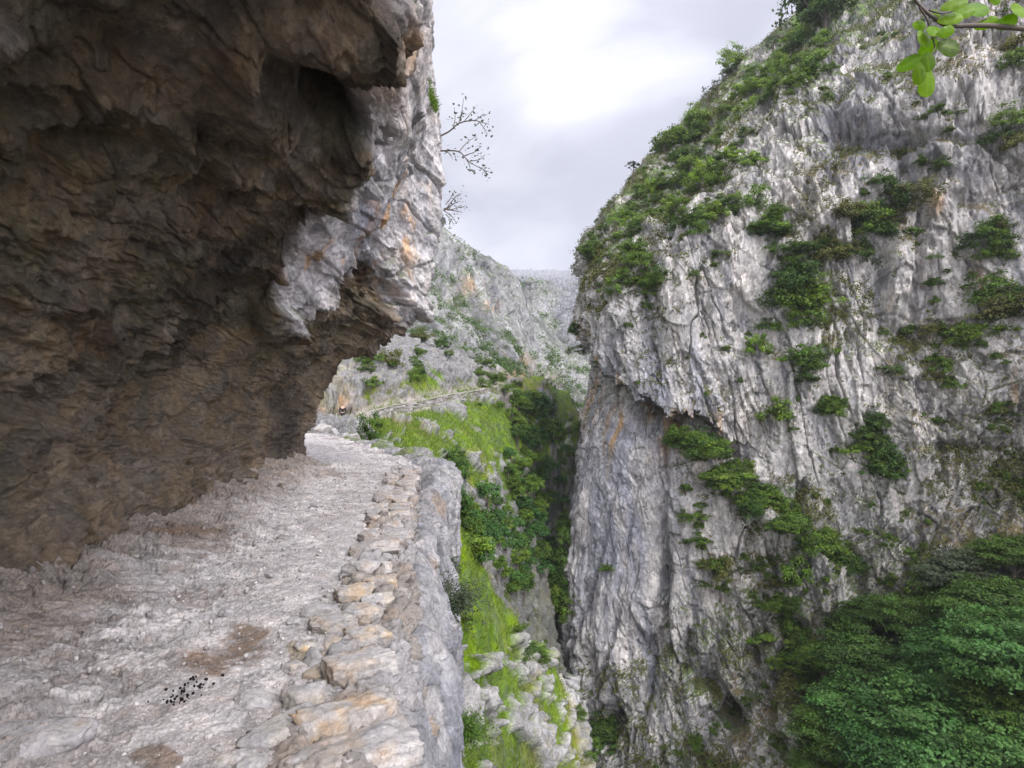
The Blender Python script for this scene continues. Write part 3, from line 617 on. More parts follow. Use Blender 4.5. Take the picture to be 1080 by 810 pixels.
    jag = 5 * f2 + 3 * f3
    dn = sd + jag
    d += w * (1.5 * sstep(60, 0, -dn) * (dn < 0) - 2.4 * (dn >= 0) * np.exp(-np.clip(dn, 0, 999) / 42))
    bd2, sd2 = seg_dist(px, py, [(642,418),(662,430),(672,436),(700,430),(722,455),(735,470)]); dn2 = sd2 + jag * .7
    d += np.exp(-((px - 690) / 46) ** 4) * (-1.1 * (dn2 >= 0) * np.exp(-np.clip(dn2, 0, 999) / 20))
    # the slanting ledge that carries the band of bushes: the slab below it stands proud
    LEDGE = [(700,470),(716,458),(745,474),(790,520),(842,566),(880,592),(908,606)]
    bd3, sd3 = seg_dist(px, py, LEDGE); dn3 = sd3 + jag * .6
    w3 = sstep(690, 706, px) * (1 - sstep(880, 915, px))
    d += w3 * (2.6 * (dn3 > 0) * np.exp(-np.clip(dn3, 0, 999) / 110) - .8 * (dn3 <= 0) * np.exp(np.clip(dn3, -999, 0) / 26))
    bd4, sd4 = seg_dist(px, py, [(702,660),(700,560),(702,475)]); d += -1.2 * np.exp(-(bd4 / 5) ** 2)
    # clefts and caves
    cav = 4.2 * np.exp(-(np.abs(px - 762 + (py - 742) * -.45) / 13) ** 2.5 - (np.abs(py - 742) / 26) ** 3)
    cav += 3.6 * np.exp(-(np.abs(px - 640) / 24) ** 3 - (np.abs(py - 768) / 22) ** 3)
    for cx, cy, rx, ry, dep in [(685,715,5,40,1.8),(722,690,6,45,1.6),(905,140,42,16,2.2),(985,150,60,5,1.6),(950,195,6,26,1.3),(905,235,6,20,1),(1010,350,34,10,1.7),(955,350,20,9,1.5),(790,560,5,25,.8),
                            (1078,425,12,26,1.8),(880,560,20,10,1.4),(795,520,14,7,1.6),(845,520,5,14,1.2),(640,690,4,60,.9),(620,620,3,70,.8),(600,700,4,60,1.2),(660,560,3,60,.5),(700,610,7,60,1.2),(745,330,4,18,.8),(1005,470,55,5,1.2),(975,215,4,60,1.),(880,130,5,30,1)]:
        cav += dep * np.exp(-((px - cx + .22 * (py - cy)) / rx) ** 2 - ((py - cy) / ry) ** 2)
    d -= cav * (.75 + .35 * f2)
    for cx, cy, rx, ry, h in [(946,288,15,46,2.6),(1010,60,30,60,1.6),(985,250,20,50,1.),(930,110,40,30,1.2),(1040,420,40,50,1.2),(855,600,30,50,1.0),(965,440,25,60,1.),(775,680,16,60,1.2),(808,705,9,30,1.5),(840,750,12,40,1.5),(1000,120,40,60,1.4),(770,410,30,40,.9)]:
        d += h * np.exp(-(np.abs(px - cx + .12 * (py - cy)) / rx) ** 4 - (np.abs(py - cy) / ry) ** 4)
    d *= 1 - .7 * sstep(9.2, 9.8, vg)
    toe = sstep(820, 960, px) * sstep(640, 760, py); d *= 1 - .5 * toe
    N = N / np.linalg.norm(N, axis=-1, keepdims=True)
    P = P + N * d[..., None]
    n2 = grid_normals(P); up = n2[..., 2]
    # pigment
    c1, c2, c3 = fbm(P * .10, 431, 5), fbm(P * .45, 433, 5), fbm(P * 1.6, 437, 4)
    st = fbm(rot(P, 'y', -8) * np.array([.5, .5, .05]), 441, 5); st2 = fbm(rot(P, 'y', -8) * np.array([1.3, 1.3, .12]), 443, 4)
    c = np.ones(P.shape) * np.array([.53, .495, .47])
    c = mixc(c, [.635, .60, .57], sstep(.0, .4, c2 + .3 * f2) * .6)
    c = mixc(c, [.36, .345, .355], sstep(.12, .42, st + .3 * c2) * .7)
    c = mixc(c, [.17, .17, .19], sstep(.18, .42, st2 + .4 * c1) * .7)
    blue = np.clip(blob(px, py, 650, 560, 62, 150) + .8 * blob(px, py, 715, 400, 70, 55) + .9 * blob(px, py, 905, 150, 55, 45) + .7 * blob(px, py, 690, 730, 60, 60) + .5 * blob(px, py, 830, 470, 40, 40) + .6 * blob(px, py, 985, 170, 45, 25) + .6 * blob(px, py, 890, 560, 45, 22), 0, 1)
    c = mixc(c, [.26, .265, .31], blue * sstep(-.35, .25, st + .4 * c2) * .9)
    c = mixc(c, [.40, .37, .35], blue * sstep(.15, .4, st2) * .6)
    orange = w * np.exp(-np.clip(dn, 0, 999) / 30) * (dn > -3) + blob(px, py, 612, 400, 10, 45) * .9 + blob(px, py, 745, 450, 30, 14)
    for cx, cy, rx, ry in [(878,132,5,10),(910,120,5,8),(640,455,8,20),(700,455,6,22),(675,450,5,18),(790,500,6,16),(850,430,4,16),(930,330,5,14),(985,215,6,16),(1030,300,5,18),(716,312,5,6),(1062,410,6,18),(660,440,14,14),(735,470,18,10),(630,470,6,25)]: orange = orange + 1.2 * blob(px, py, cx, cy, rx, ry)
    c = mixc(c, [.44, .29, .165], np.clip(orange, 0, 1) * sstep(-.08, .28, fbm(rot(P, 'y', -4) * np.array([.9, .9, .07]), 447, 4)) * .9)
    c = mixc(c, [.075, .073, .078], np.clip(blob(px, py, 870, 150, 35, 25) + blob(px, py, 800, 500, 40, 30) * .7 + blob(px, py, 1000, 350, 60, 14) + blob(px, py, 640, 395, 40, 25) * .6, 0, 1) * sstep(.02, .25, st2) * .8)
    # dirt, moss and dry grass on anything that holds soil; thicker towards the crest and the toe
    cov = .05 + .12 + .30 * sstep(7.1, 7.9, vg) + .25 * sstep(690, 720, px) * sstep(470, 520, py) * (1 - sheet) + .14 * sstep(780, 860, px) + .45 * toe - .5 * sheet * (py < 700) - .3 * blob(px, py, 760, 580, 30, 60)
    gm = sstep(.36, .60, up * .8 + cov * .75 + .30 * c2 + .16 * c3 + .14 * c1 - .10)
    gcol = mixc(np.ones(P.shape) * np.array([.075, .105, .028]), [.15, .12, .055], sstep(0, .45, c2 - c1) * (vg < 7.6))
    gcol = mixc(gcol, [.10, .17, .03], sstep(7.2, 8, vg) * .6)
    c = mixc(c, gcol, gm * .93)
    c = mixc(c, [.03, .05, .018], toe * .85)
    CLIFF.update(P=P, N=n2, px=to_px(P)[0], py=to_px(P)[1], gm=gm)
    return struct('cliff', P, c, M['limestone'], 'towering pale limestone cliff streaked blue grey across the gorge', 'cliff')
build_cliff()

# ------------------------------------------------------------------ the near hillside: bank, meadow with its trail, spur, gorge floor
TP = [(300,463,27),(330,459,29),(352,451,39),(362,451,41),(356,452,44),(366,452,47),(346,452,44),(345,452,32),(360,452,35),(385,454,33),(330,450,35),(345,451,50),(361,450,52),(340,452,46),(375,446,52),(410,470,30),(250,462,27),(250,440,42),(150,400,50),
 (400,433,54),(440,425,57),(475,418,62),(512,411,70),(420,450,44),(460,455,47),(500,440,58),(520,455,58),(440,468,37),(480,475,43),(550,455,66),
 (520,490,52),(550,480,62),(585,452,82),(600,440,95),(570,432,82),(540,416,78),(575,395,110),(600,405,120),
 (470,505,36),(490,540,38),(520,560,48),(545,590,55),(565,605,66),(585,570,80),(595,500,95),(520,530,46),(555,530,62),(585,500,84),(480,490,38),(500,500,42),
 (485,545,18),(487,680,14.5),(488,810,12.5),(545,640,24),(550,740,21.5),(560,810,19.5),(600,690,30),(612,760,29),(626,815,28),(470,520,19),(515,590,21),(518,700,18),(522,810,16),
 (575,665,27),(582,750,25),(592,815,23.5),(640,900,28),(600,900,22),(560,900,18.5),(520,900,15),(490,900,11.5),
 (345,405,53),(360,385,56),(400,365,62),(420,362,70),(445,372,85),(450,380,66),(475,395,70),(500,396,86),(520,404,84),(475,388,98),(440,392,108),(400,345,78),(340,350,70),(250,330,62),(250,400,52),(200,330,80),(520,410,112),(560,418,120),(490,405,125)]
TW = [(-1,26,-9),(-3,24,-4.5),(1,30,-17),(3.2,36,-25),(4,45,-33),(5,55,-39),(5.5,70,-41),(7,85,-40),(9,100,-36),(12,125,-28),(0,40,-17),(-2,33,-9),(6,35,-32),(8,25,-34),(6,15,-25),(3,10,-16),(15,50,-46),(20,30,-48),(30,20,-50),(12,75,-42),(20,100,-38),(40,60,-48),(30,120,-30),
 (-4,15,-4),(-6,20,-3.0),(-2,6,-9),(-3,10,-6),(-8,24,-2.0),(-3,4,-12),(1,5,-13),(-10,14,-3),(-16,20,-2),(-25,30,2),(-40,50,20),(-50,90,22),(-30,130,8),(0,140,-2),(-10,150,-2),(15,150,-15)]
TRAIL = np.array([W(335,453,50), W(350,451,51), W(364,449,51.6), W(378,443,52.4), W(400,432.5,54), W(440,424.5,57), W(475,417,62), W(497,414,66), W(512,410.5,70), W(530,407,76)])
def rbf_fit():
    A = np.array([W(*p) for p in TP] + TW); X = A[:, :2]; z = A[:, 2]
    sc = 1 / 30.0; X = X * sc
    D = np.linalg.norm(X[:, None] - X[None], axis=-1); K = D + np.eye(len(X)) * -.012
    Q = np.concatenate([np.ones((len(X), 1)), X], 1); n = len(X)
    Mx = np.zeros((n + 3, n + 3)); Mx[:n, :n] = K; Mx[:n, n:] = Q; Mx[n:, :n] = Q.T
    sol = np.linalg.solve(Mx, np.concatenate([z, np.zeros(3)]))
    def ev(x, y):
        sh = x.shape; p = np.stack([x.ravel(), y.ravel()], -1) * sc; out = np.empty(len(p))
        for i in range(0, len(p), 40000):
            b = p[i:i + 40000]; d = np.sqrt(((b[:, None] - X[None]) ** 2).sum(-1)); out[i:i + 40000] = d @ sol[:n] + sol[n] + b @ sol[n + 1:]
        return out.reshape(sh)
    return ev
HILL = rbf_fit()
def trail_near(x, y):
    best = np.full(x.shape, 1e9); zt = np.zeros(x.shape); sd = np.zeros(x.shape)
    for a, b in zip(TRAIL[:-1], TRAIL[1:]):
        dx, dy = b[0] - a[0], b[1] - a[1]; t = np.clip(((x - a[0]) * dx + (y - a[1]) * dy) / (dx * dx + dy * dy), 0, 1)
        d = np.hypot(x - a[0] - t * dx, y - a[1] - t * dy); m = d < best
        zt = np.where(m, a[2] + t * (b[2] - a[2]), zt); sd = np.where(m, np.sign(dx * (y - a[1]) - dy * (x - a[0])), sd); best = np.minimum(best, d)
    return best, zt, sd
TER = {}
def build_hill():
    m = 820; t = np.linspace(-.62, .30, m)
    yy = np.concatenate([np.linspace(4, 11, 30)[:-1], np.exp(np.linspace(math.log(11), math.log(36), 640))[:-1], np.exp(np.linspace(math.log(36), math.log(160), 560))])
    X = t[None] * yy[:, None]; Y = np.broadcast_to(yy[:, None], X.shape)
    Z = HILL(X, Y)
    d, zt, sd = trail_near(X, Y); k = np.exp(-(np.clip(d - .8, 0, 99) / 1.1) ** 2); Z = Z * (1 - k) + zt * k
    Z = Z - np.where((sd < 0), .9 * np.exp(-((d - 1.7) / .8) ** 2), -1.0 * np.exp(-((d - 2.0) / .9) ** 2)) * (d < 5)
    P = np.stack([X, Y, Z], -1); px, py = to_px(P)
    gx = np.gradient(P, axis=0); gy = np.gradient(P, axis=1); n = np.cross(gy, gx); n /= np.linalg.norm(n, axis=-1, keepdims=True) + 1e-9; n *= np.sign(n[..., 2:3])
    slope = 1 - n[..., 2]
    spur = (Y < 37) & (X > -4.5) & (Z < .5)
    q = warp(P, .35, .7, 505); s = rot(rot(q, 'y', 30), 'z', 10)
    f0, g0 = facets(s * np.array([.28, .2, .28]), 501, 1.3); f1, g1 = facets(s * np.array([.75, .6, .75]), 503, 1.4); f2, g2 = facets(s * np.array([2.1, 1.7, 1.9]), 507, 1.5); f3, _ = facets(s * np.array([6, 5, 5.5]), 509, 1.4)
    c1, c2, c3 = fbm(P * .12, 511, 5), fbm(P * .55, 513, 5), fbm(P * 2.2, 517, 4)
    # how rocky: the upper slabs, the spur towards its toe, the gorge walls
    R = -.11 + .55 * sstep(.5, .8, slope) + .9 * sstep(404, 388, py + .12 * (px - 440)) * (Y > 48) + .5 * blob(px, py, 390, 400, 60, 26) * (Y > 48) + .5 * blob(px, py, 480, 395, 60, 25) + .2 * blob(px, py, 470, 432, 30, 7) - 1.2 * blob(px, py, 445, 395, 20, 15) * (Y > 48)
    R = np.where(spur, -.50 + .62 * sstep(570, 730, py + .15 * (px - 540)) - .3 * np.exp(-((px - 495) / 25) ** 2) * (py < 690), R)
    R = R - .45 * blob(px, py, 562, 458, 38, 30) * (Y > 45) - .2 * blob(px, py, 420, 445, 35, 14) - .3 * blob(px, py, 530, 460, 30, 25) * (Y > 40) + .75 * blob(px, py, 345, 460, 40, 12) * (Y < 47)
    streak = np.exp(-(seg_dist(px, py, [(428,372),(450,390),(476,413)])[0] / 2.6) ** 2) * (Y > 50) + .35 * np.exp(-(seg_dist(px, py, [(440,440),(470,468),(500,482)])[0] / 4) ** 2) * (Y > 36) + .3 * np.exp(-(seg_dist(px, py, [(462,420),(500,450),(548,482)])[0] / 5) ** 2) * (Y > 40)
    t1 = trif(s * np.array([.55, .42, .55]), 531, 6, .58)
    rk = sstep(.13, .30, R + .30 * c1 + .22 * f1 + .35 * c2 + .14 * f2 + .25 * t1)
    rk = np.maximum(rk, sstep(.3, .7, streak + .5 * c2))
    scale = np.where(spur, 1.0, 1.25)
    h = rk * (.22 + .14 * f1 + .10 * f2 + .04 * f3 + .40 * t1 - .10 * np.exp(-(g1 / .05) ** 2) - .06 * np.exp(-(g2 / .07) ** 2)) * scale + .30 * c1 + .12 * c2 + .03 * c3
    trl = 1 - sstep(.9, 1.5, d); h *= 1 - .95 * trl
    h *= 1 - .8 * (1 - sstep(0, 4, Y - 8))
    P = P + n * h[..., None]
    # pigment
    c = np.ones(P.shape) * np.array([.145, .225, .025])
    c = mixc(c, [.20, .21, .045], sstep(-.05, .4, c1 + .6 * c2) * .8)
    c = mixc(c, [.20, .165, .07], sstep(.12, .5, fbm(P * .3, 521, 5)) * .65)
    c = mixc(c, [.06, .11, .02], sstep(.1, .45, c3 - c1) * .6)
    rc = np.where(spur[..., None], np.array([.35, .335, .32]), np.array([.21, .205, .20])); rc = mixc(rc, [.40, .385, .37], sstep(0, .4, c3 + .4 * f2) * np.where(spur, .6, .35)); rc = mixc(rc, [.26, .255, .25], sstep(.0, .4, fbm(P * np.array([.9, .9, .3]), 523, 4)) * .65)
    rc = mixc(rc, [.42, .26, .14], np.clip(blob(px, py, 350, 418, 12, 12) + blob(px, py, 343, 428, 18, 10), 0, 1) * (Y > 40) * sstep(-.3, .3, c2))
    rc = mixc(rc, [.30, .27, .15], sstep(.2, .5, c1 - c3) * .5)
    c = c * (1 - rk[..., None]) + rc * rk[..., None]
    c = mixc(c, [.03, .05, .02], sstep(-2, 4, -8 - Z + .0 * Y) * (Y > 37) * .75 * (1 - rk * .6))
    c = mixc(c, [.36, .32, .29], trl * .9)
    TER.update(P=P, n=n, px=to_px(P)[0], py=to_px(P)[1], rk=rk, Z=P[..., 2], spur=spur)
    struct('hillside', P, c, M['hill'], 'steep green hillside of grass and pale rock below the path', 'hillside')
build_hill()

# ------------------------------------------------------------------ mountains that close the valley
def sheet(name, cols, uk, nu, nv, amp, seed, base, label, feat=None, patches=(), vb=0.):
    C = np.array([[W(*p) for p in col] for col in cols]); uu = np.linspace(uk[0], uk[-1], nu); A = cubic(uk, C, uu)
    k = C.shape[1]; vv = np.linspace(0, k - 1, nv); P = cubic(np.arange(float(k)), np.swapaxes(A, 0, 1), vv); N = grid_normals(P, (0, 0, 400)); px, py = to_px(P)
    sc = P[..., 1:2] / 200.0; q = warp(P, .03, 8, seed); s = rot(q, 'y', 22)
    f0, g0 = facets(s * np.array([.035, .03, .018]), seed + 1, 1.4); f1, g1 = facets(s * np.array([.10, .09, .05]), seed + 3, 1.5); f2, g2 = facets(s * np.array([.30, .28, .16]), seed + 5, 1.6)
    fl = fbm(s * np.array([.16, .16, .04]), seed + 7, 5, ridged=True); nb = fbm(P * .012, seed + 9, 5)
    t0 = trif(s * np.array([.03, .028, .014]), seed + 41, 8, .58)
    d = amp * (1.6 * nb + 3.4 * t0 + .4 * f0 + .35 * f1 + .2 * f2 + .9 * fl - .3 * np.exp(-(g0 / .03) ** 2) - .25 * np.exp(-(g1 / .04) ** 2))
    d = d * np.clip(P[..., 1] / 450, 1, 2.2) + 22 * sstep(700, 2500, P[..., 1]) * fbm(P * .006, seed + 61, 4)
    if feat is not None: d = d + feat(px, py, P)
    P = P + N * d[..., None]; n2 = grid_normals(P, (0, 0, 400)); up = n2[..., 2]
    c1, c2, c3 = fbm(P * .02, seed + 11, 5), fbm(P * .08, seed + 13, 5), fbm(P * .3, seed + 15, 4)
    c = np.ones(P.shape) * np.array(base); c = mixc(c, [.31, .30, .29], sstep(0, .4, c3) * .5); c = mixc(c, [.11, .11, .12], sstep(.02, .4, fbm(P * np.array([.12, .12, .02]), seed + 17, 5)) * .7)
    for cx, cy, rx, ry in patches: c = mixc(c, [.42, .27, .16], blob(px, py, cx, cy, rx, ry) * sstep(-.25, .2, c3 + c2))
    veg = sstep(.24 + vb, .50 + vb, up * .9 + .35 * c2 + .3 * c1 + .2 * c3 - .12)
    c = mixc(c, [.085, .105, .05], veg * .8)
    struct(name, P, c, M['mountain'], label, 'mountain'); return P, n2, veg
def cutline(px, py, P):
    b, sd = seg_dist(px, py, [(556,402),(575,404),(600,404),(640,402)]); return -4.0 * np.exp(-((sd - 1) / 1.2) ** 2) * (px > 552) + 1.5 * np.exp(-((sd - 3.5) / 1.6) ** 2) * (px > 552)
MA = [
 [(120,470,85),(120,380,110),(120,290,140),(120,210,170),(120,140,200),(130,180,240)],
 [(300,450,92),(300,370,118),(300,290,145),(300,220,175),(300,160,205),(310,200,250)],
 [(420,455,100),(420,385,122),(420,320,150),(420,260,180),(420,215,205),(430,250,255)],
 [(478,470,108),(478,405,128),(478,350,152),(478,300,180),(478,254,208),(486,290,265)],
 [(520,480,120),(518,420,140),(516,370,165),(516,322,195),(516,277,232),(526,320,290)],
 [(556,480,132),(552,425,152),(550,380,182),(549,340,225),(549,296,300),(562,345,360)],
 [(580,480,142),(576,432,165),(573,390,205),(571,346,290),(570,301,520),(584,345,600)],
 [(606,480,150),(602,436,175),(598,398,225),(596,350,360),(594,305,800),(606,345,900)],
 [(660,480,160),(656,440,185),(652,400,250),(648,350,420),(646,300,1000),(656,340,1100)],
]
MT = sheet('mountain', MA, np.array([0, 2, 3.2, 4.2, 5.4, 6.6, 7.6, 8.6, 10.]), 620, 640, 1.5, 601, (.27, .265, .26), 'rugged grey mountainside rising on the left of the valley', cutline, [(498,300,10,9),(540,375,12,7),(552,382,10,8),(558,400,30,7),(548,392,10,12),(565,418,20,6),(520,322,8,6)], vb=.10)
MB_ = [
 [(380,480,225),(380,405,266),(380,356,330),(380,326,430),(380,303,640),(380,293,1200),(380,285,3000),(382,330,3300)],
 [(500,480,225),(500,405,266),(500,356,330),(500,326,430),(500,307,640),(500,297,1200),(500,289,3000),(502,330,3300)],
 [(560,480,225),(560,405,266),(560,356,330),(560,326,430),(560,309,640),(560,299,1200),(560,291,3000),(562,330,3300)],
 [(600,480,225),(600,405,266),(600,356,330),(600,326,430),(600,310,640),(600,300,1200),(600,292,3000),(602,330,3300)],
 [(640,480,225),(640,405,266),(640,356,330),(640,326,430),(640,307,640),(640,297,1200),(640,289,3000),(642,330,3300)],
 [(760,480,225),(760,405,266),(760,356,330),(760,326,430),(760,303,640),(760,293,1200),(760,285,3000),(762,330,3300)],
]
sheet('mountain', MB_, np.array([0, 2, 4, 5.6, 7.2, 9.]), 520, 620, 2.2, 651, (.15, .15, .157), 'far blue grey mountain fading up into the low cloud', vb=.55)

# ------------------------------------------------------------------ ground far below, one sheet out to the horizon
gm_ = mesh_from('ground', np.array([(-1250, -240, -75), (1250, -240, -75), (1250, 3650, -75), (-1250, 3650, -75)], float), np.array([[0, 1, 2, 3]]), np.full((4, 3), .08))
tag(link('ground', gm_, M['hill']), 'dark valley floor far beneath the gorge', 'ground', kind='structure')

# ------------------------------------------------------------------ the second trail across the meadow
def build_trail():
    tk = np.arange(len(TRAIL)) * 1.0; t = np.linspace(0, len(TRAIL) - 1, 260); p = cubic(tk, TRAIL, t); T = np.gradient(p[:, :2], axis=0); T /= np.linalg.norm(T, axis=1, keepdims=True); Nn = np.stack([T[:, 1], -T[:, 0]], -1)
    w = np.linspace(-.75, .75, 16); P = np.empty((260, 16, 3)); P[..., :2] = p[:, None, :2] + Nn[:, None] * w[None, :, None]; P[..., 2] = p[:, None, 2] + .16
    P[..., 2] += .05 * fbm(P * 1.3, 701, 4); c1 = fbm(P * .9, 703, 4); c = mixc(np.ones(P.shape) * np.array([.27, .24, .215]), [.13, .17, .04], sstep(.1, .4, c1 + .4 * (np.abs(w)[None] > .55)) * .7)
    struct('trail', P, c, M['path'], 'narrow pale trail crossing the grassy hillside', 'trail')
    k = 40; prof = np.linspace(0, 1, k); Q = np.empty((260, k, 3)); Q[..., :2] = p[:, None, :2] + Nn[:, None] * (.8 + .35 * prof)[None, :, None]; Q[..., 2] = p[:, None, 2] + .13 - .85 * prof[None]
    Q = Q[18:]; n = grid_normals(Q, (5, 20, 2)); f, g = facets(Q * np.array([2.2, 2.2, 3.4]), 711, 1.2); Q = Q + n * (.10 * f - .1 * np.exp(-(g / .1) ** 2))[..., None]
    cc = mixc(np.ones(Q.shape) * np.array([.17, .155, .145]), [.25, .235, .22], sstep(-.2, .6, f)); cc = mixc(cc, [.12, .14, .05], sstep(.1, .4, fbm(Q * .6, 713, 4)) * .6)
    tag(link('stone_wall', mesh_from('stone_wall', Q, grid_faces(*Q.shape[:2]), cc), M['stone']), 'dry stone wall shoring up the second trail on the hillside', 'wall')
build_trail()
# ------------------------------------------------------------------ foliage: crowns made of many small leaves
def leaves(cent, out, size, r, flat=.5, aspect=.6):
    n = len(cent); nrm = out * .6 + r.normal(size=(n, 3)) * .55 + np.array([0, 0, flat]); nrm /= np.linalg.norm(nrm, axis=1, keepdims=True)
    a = r.normal(size=(n, 3)); a -= nrm * np.sum(a * nrm, 1, keepdims=True); a /= np.linalg.norm(a, axis=1, keepdims=True); b = np.cross(nrm, a)
    s = (size * r.uniform(.6, 1.35, n))[:, None]; l, w = a * s * .5, b * s * .5 * aspect
    V = np.stack([cent - l, cent - l * .1 + w - nrm * s * .08, cent + l, cent - l * .1 - w - nrm * s * .08], 1)
    return V.reshape(-1, 3), np.arange(n * 4).reshape(n, 4)
def crown(seed, clumps, per, R, leaf, clr=.3, base=.0, flatc=.6, shell=(.45, 1.), zmin=-.35, lob=.34):
    r = np.random.default_rng(seed); cs = []; os_ = []; col = []
    R = np.array(R)
    lump = r.normal(size=(5, 3)); lump /= np.linalg.norm(lump, axis=1, keepdims=True)
    k = 0
    while k < clumps:
        d = r.normal(size=3); d /= np.linalg.norm(d)
        if d[2] < zmin: continue
        rad = r.uniform(*shell) ** .6 * (1.06 - lob + lob * max(0, (lump @ d).max()) ** 1.5)
        c = d * R * rad; m = int(per * r.uniform(.5, 1.4)); rr = clr * r.uniform(.6, 1.25) * R.mean()
        p = r.normal(size=(m, 3)) * np.array([.5, .5, .5 * flatc]) * rr; tone = r.uniform(.45, 1.0); h = r.uniform(0, 1)
        cs.append(c + p); o = d * .7 + p / (rr + 1e-6) * .6; os_.append(o); v = np.clip(tone * r.uniform(.8, 1.15, m), .35, 1); col.append(np.stack([v, np.clip(h * .6 + .4 * r.random(m), 0, 1), v], -1)); k += 1
    c = np.concatenate(cs) + np.array([0, 0, base]); o = np.concatenate(os_); o /= np.linalg.norm(o, axis=1, keepdims=True) + 1e-6
    V, Fc = leaves(c, o, leaf, r); return V, Fc, np.repeat(np.concatenate(col), 4, 0)
def slot_obj(name, me, mat, parent=None):
    o = link(name, me, None, parent)
    if len(me.materials) == 0: me.materials.append(None)
    o.material_slots[0].link = 'OBJECT'; o.material_slots[0].material = mat; return o
def cmesh(name, *a, **k):
    V, Fc, c = crown(*a, **k); return mesh_from(name, V, Fc, c, smooth=False)
SHRUB = [cmesh('shrub', 900 + i, 30, 72, (1. + .25 * (i % 2), .8, .6 + .2 * (i % 3)), .12, clr=.30, base=.1, shell=(.15, 1.25)) for i in range(7)]
TUFT = [cmesh('shrub', 930 + i, 14, 40, (1., .8, .6), .22, clr=.4, base=.05) for i in range(3)]

def raster(P, px, py, keep=None):
    H, Wd = 520, 640; idx = np.full((H, Wd), -1, np.int64); x = (px.ravel() / 2).astype(int); y = (py.ravel() / 2).astype(int); Y = P[..., 1].ravel()
    ok = (x >= 0) & (x < Wd) & (y >= -50) & (y < H - 50)
    if keep is not None: ok &= keep.ravel()
    w = np.where(ok)[0]; w = w[np.argsort(-Y[w])]; idx[y[w] + 50, x[w]] = w; return idx
CR = raster(CLIFF['P'], CLIFF['px'], CLIFF['py']); TR = raster(TER['P'], TER['px'], TER['py'])
def on(which, px, py):
    idx, src = (CR, CLIFF['P'].reshape(-1, 3)) if which == 'c' else (TR, TER['P'].reshape(-1, 3))
    nn = (CLIFF['N'] if which == 'c' else TER['n']).reshape(-1, 3)
    x, y = int(px / 2), int(py / 2) + 50
    for rad in range(0, 9):
        s = idx[max(0, y - rad):y + rad + 1, max(0, x - rad):x + rad + 1].ravel(); s = s[s >= 0]
        if len(s):
            j = s[np.argmin(src[s, 1])]; return src[j], nn[j]
    return None, None
TONE = {'leaf_dark': 'dark green', 'leaf_mid': 'green', 'leaf_bright': 'bright green', 'leaf_grey': 'greyish green', 'leaf_olive': 'olive green'}
def cluster(which, phrase, spots, n, smin, smax, mats, noun='bush', meshes=None, name='bush', seed=0, sink=.25):
    """n single plants on the rock inside the given patches, each an object of its own"""
    r = random.Random(seed * 7 + 3); made = []; area = [s[2] * s[3] for s in spots]
    for k in range(n):
        sx_ = r.choices(spots, area)[0]
        for _try in range(12):
            a, b = r.gauss(0, .55), r.gauss(0, .55)
            if a * a + b * b < 1.1: break
        px, py = sx_[0] + a * sx_[2], sx_[1] + b * sx_[3]; p, nn = on(which, px, py)
        if p is None: continue
        s = r.uniform(smin, smax) * (.75 + .5 * r.random()); mat = r.choice(mats)
        o = slot_obj(name, r.choice(meshes or SHRUB), M[mat]); out = nn * .35 * s
        o.location = (p[0] + out[0], p[1] + out[1], p[2] + out[2] - sink * s); o.rotation_euler = (r.uniform(-.15, .15), r.uniform(-.15, .15), r.uniform(0, 6.28)); o.scale = (s * r.uniform(.7, 1.4), s * r.uniform(.7, 1.2), s * r.uniform(.65, 1.25)); made.append((o, px, py, s, mat))
    for t in made: ALLB.append(t + (phrase, noun, smin, smax))
    return made
ALLB = []
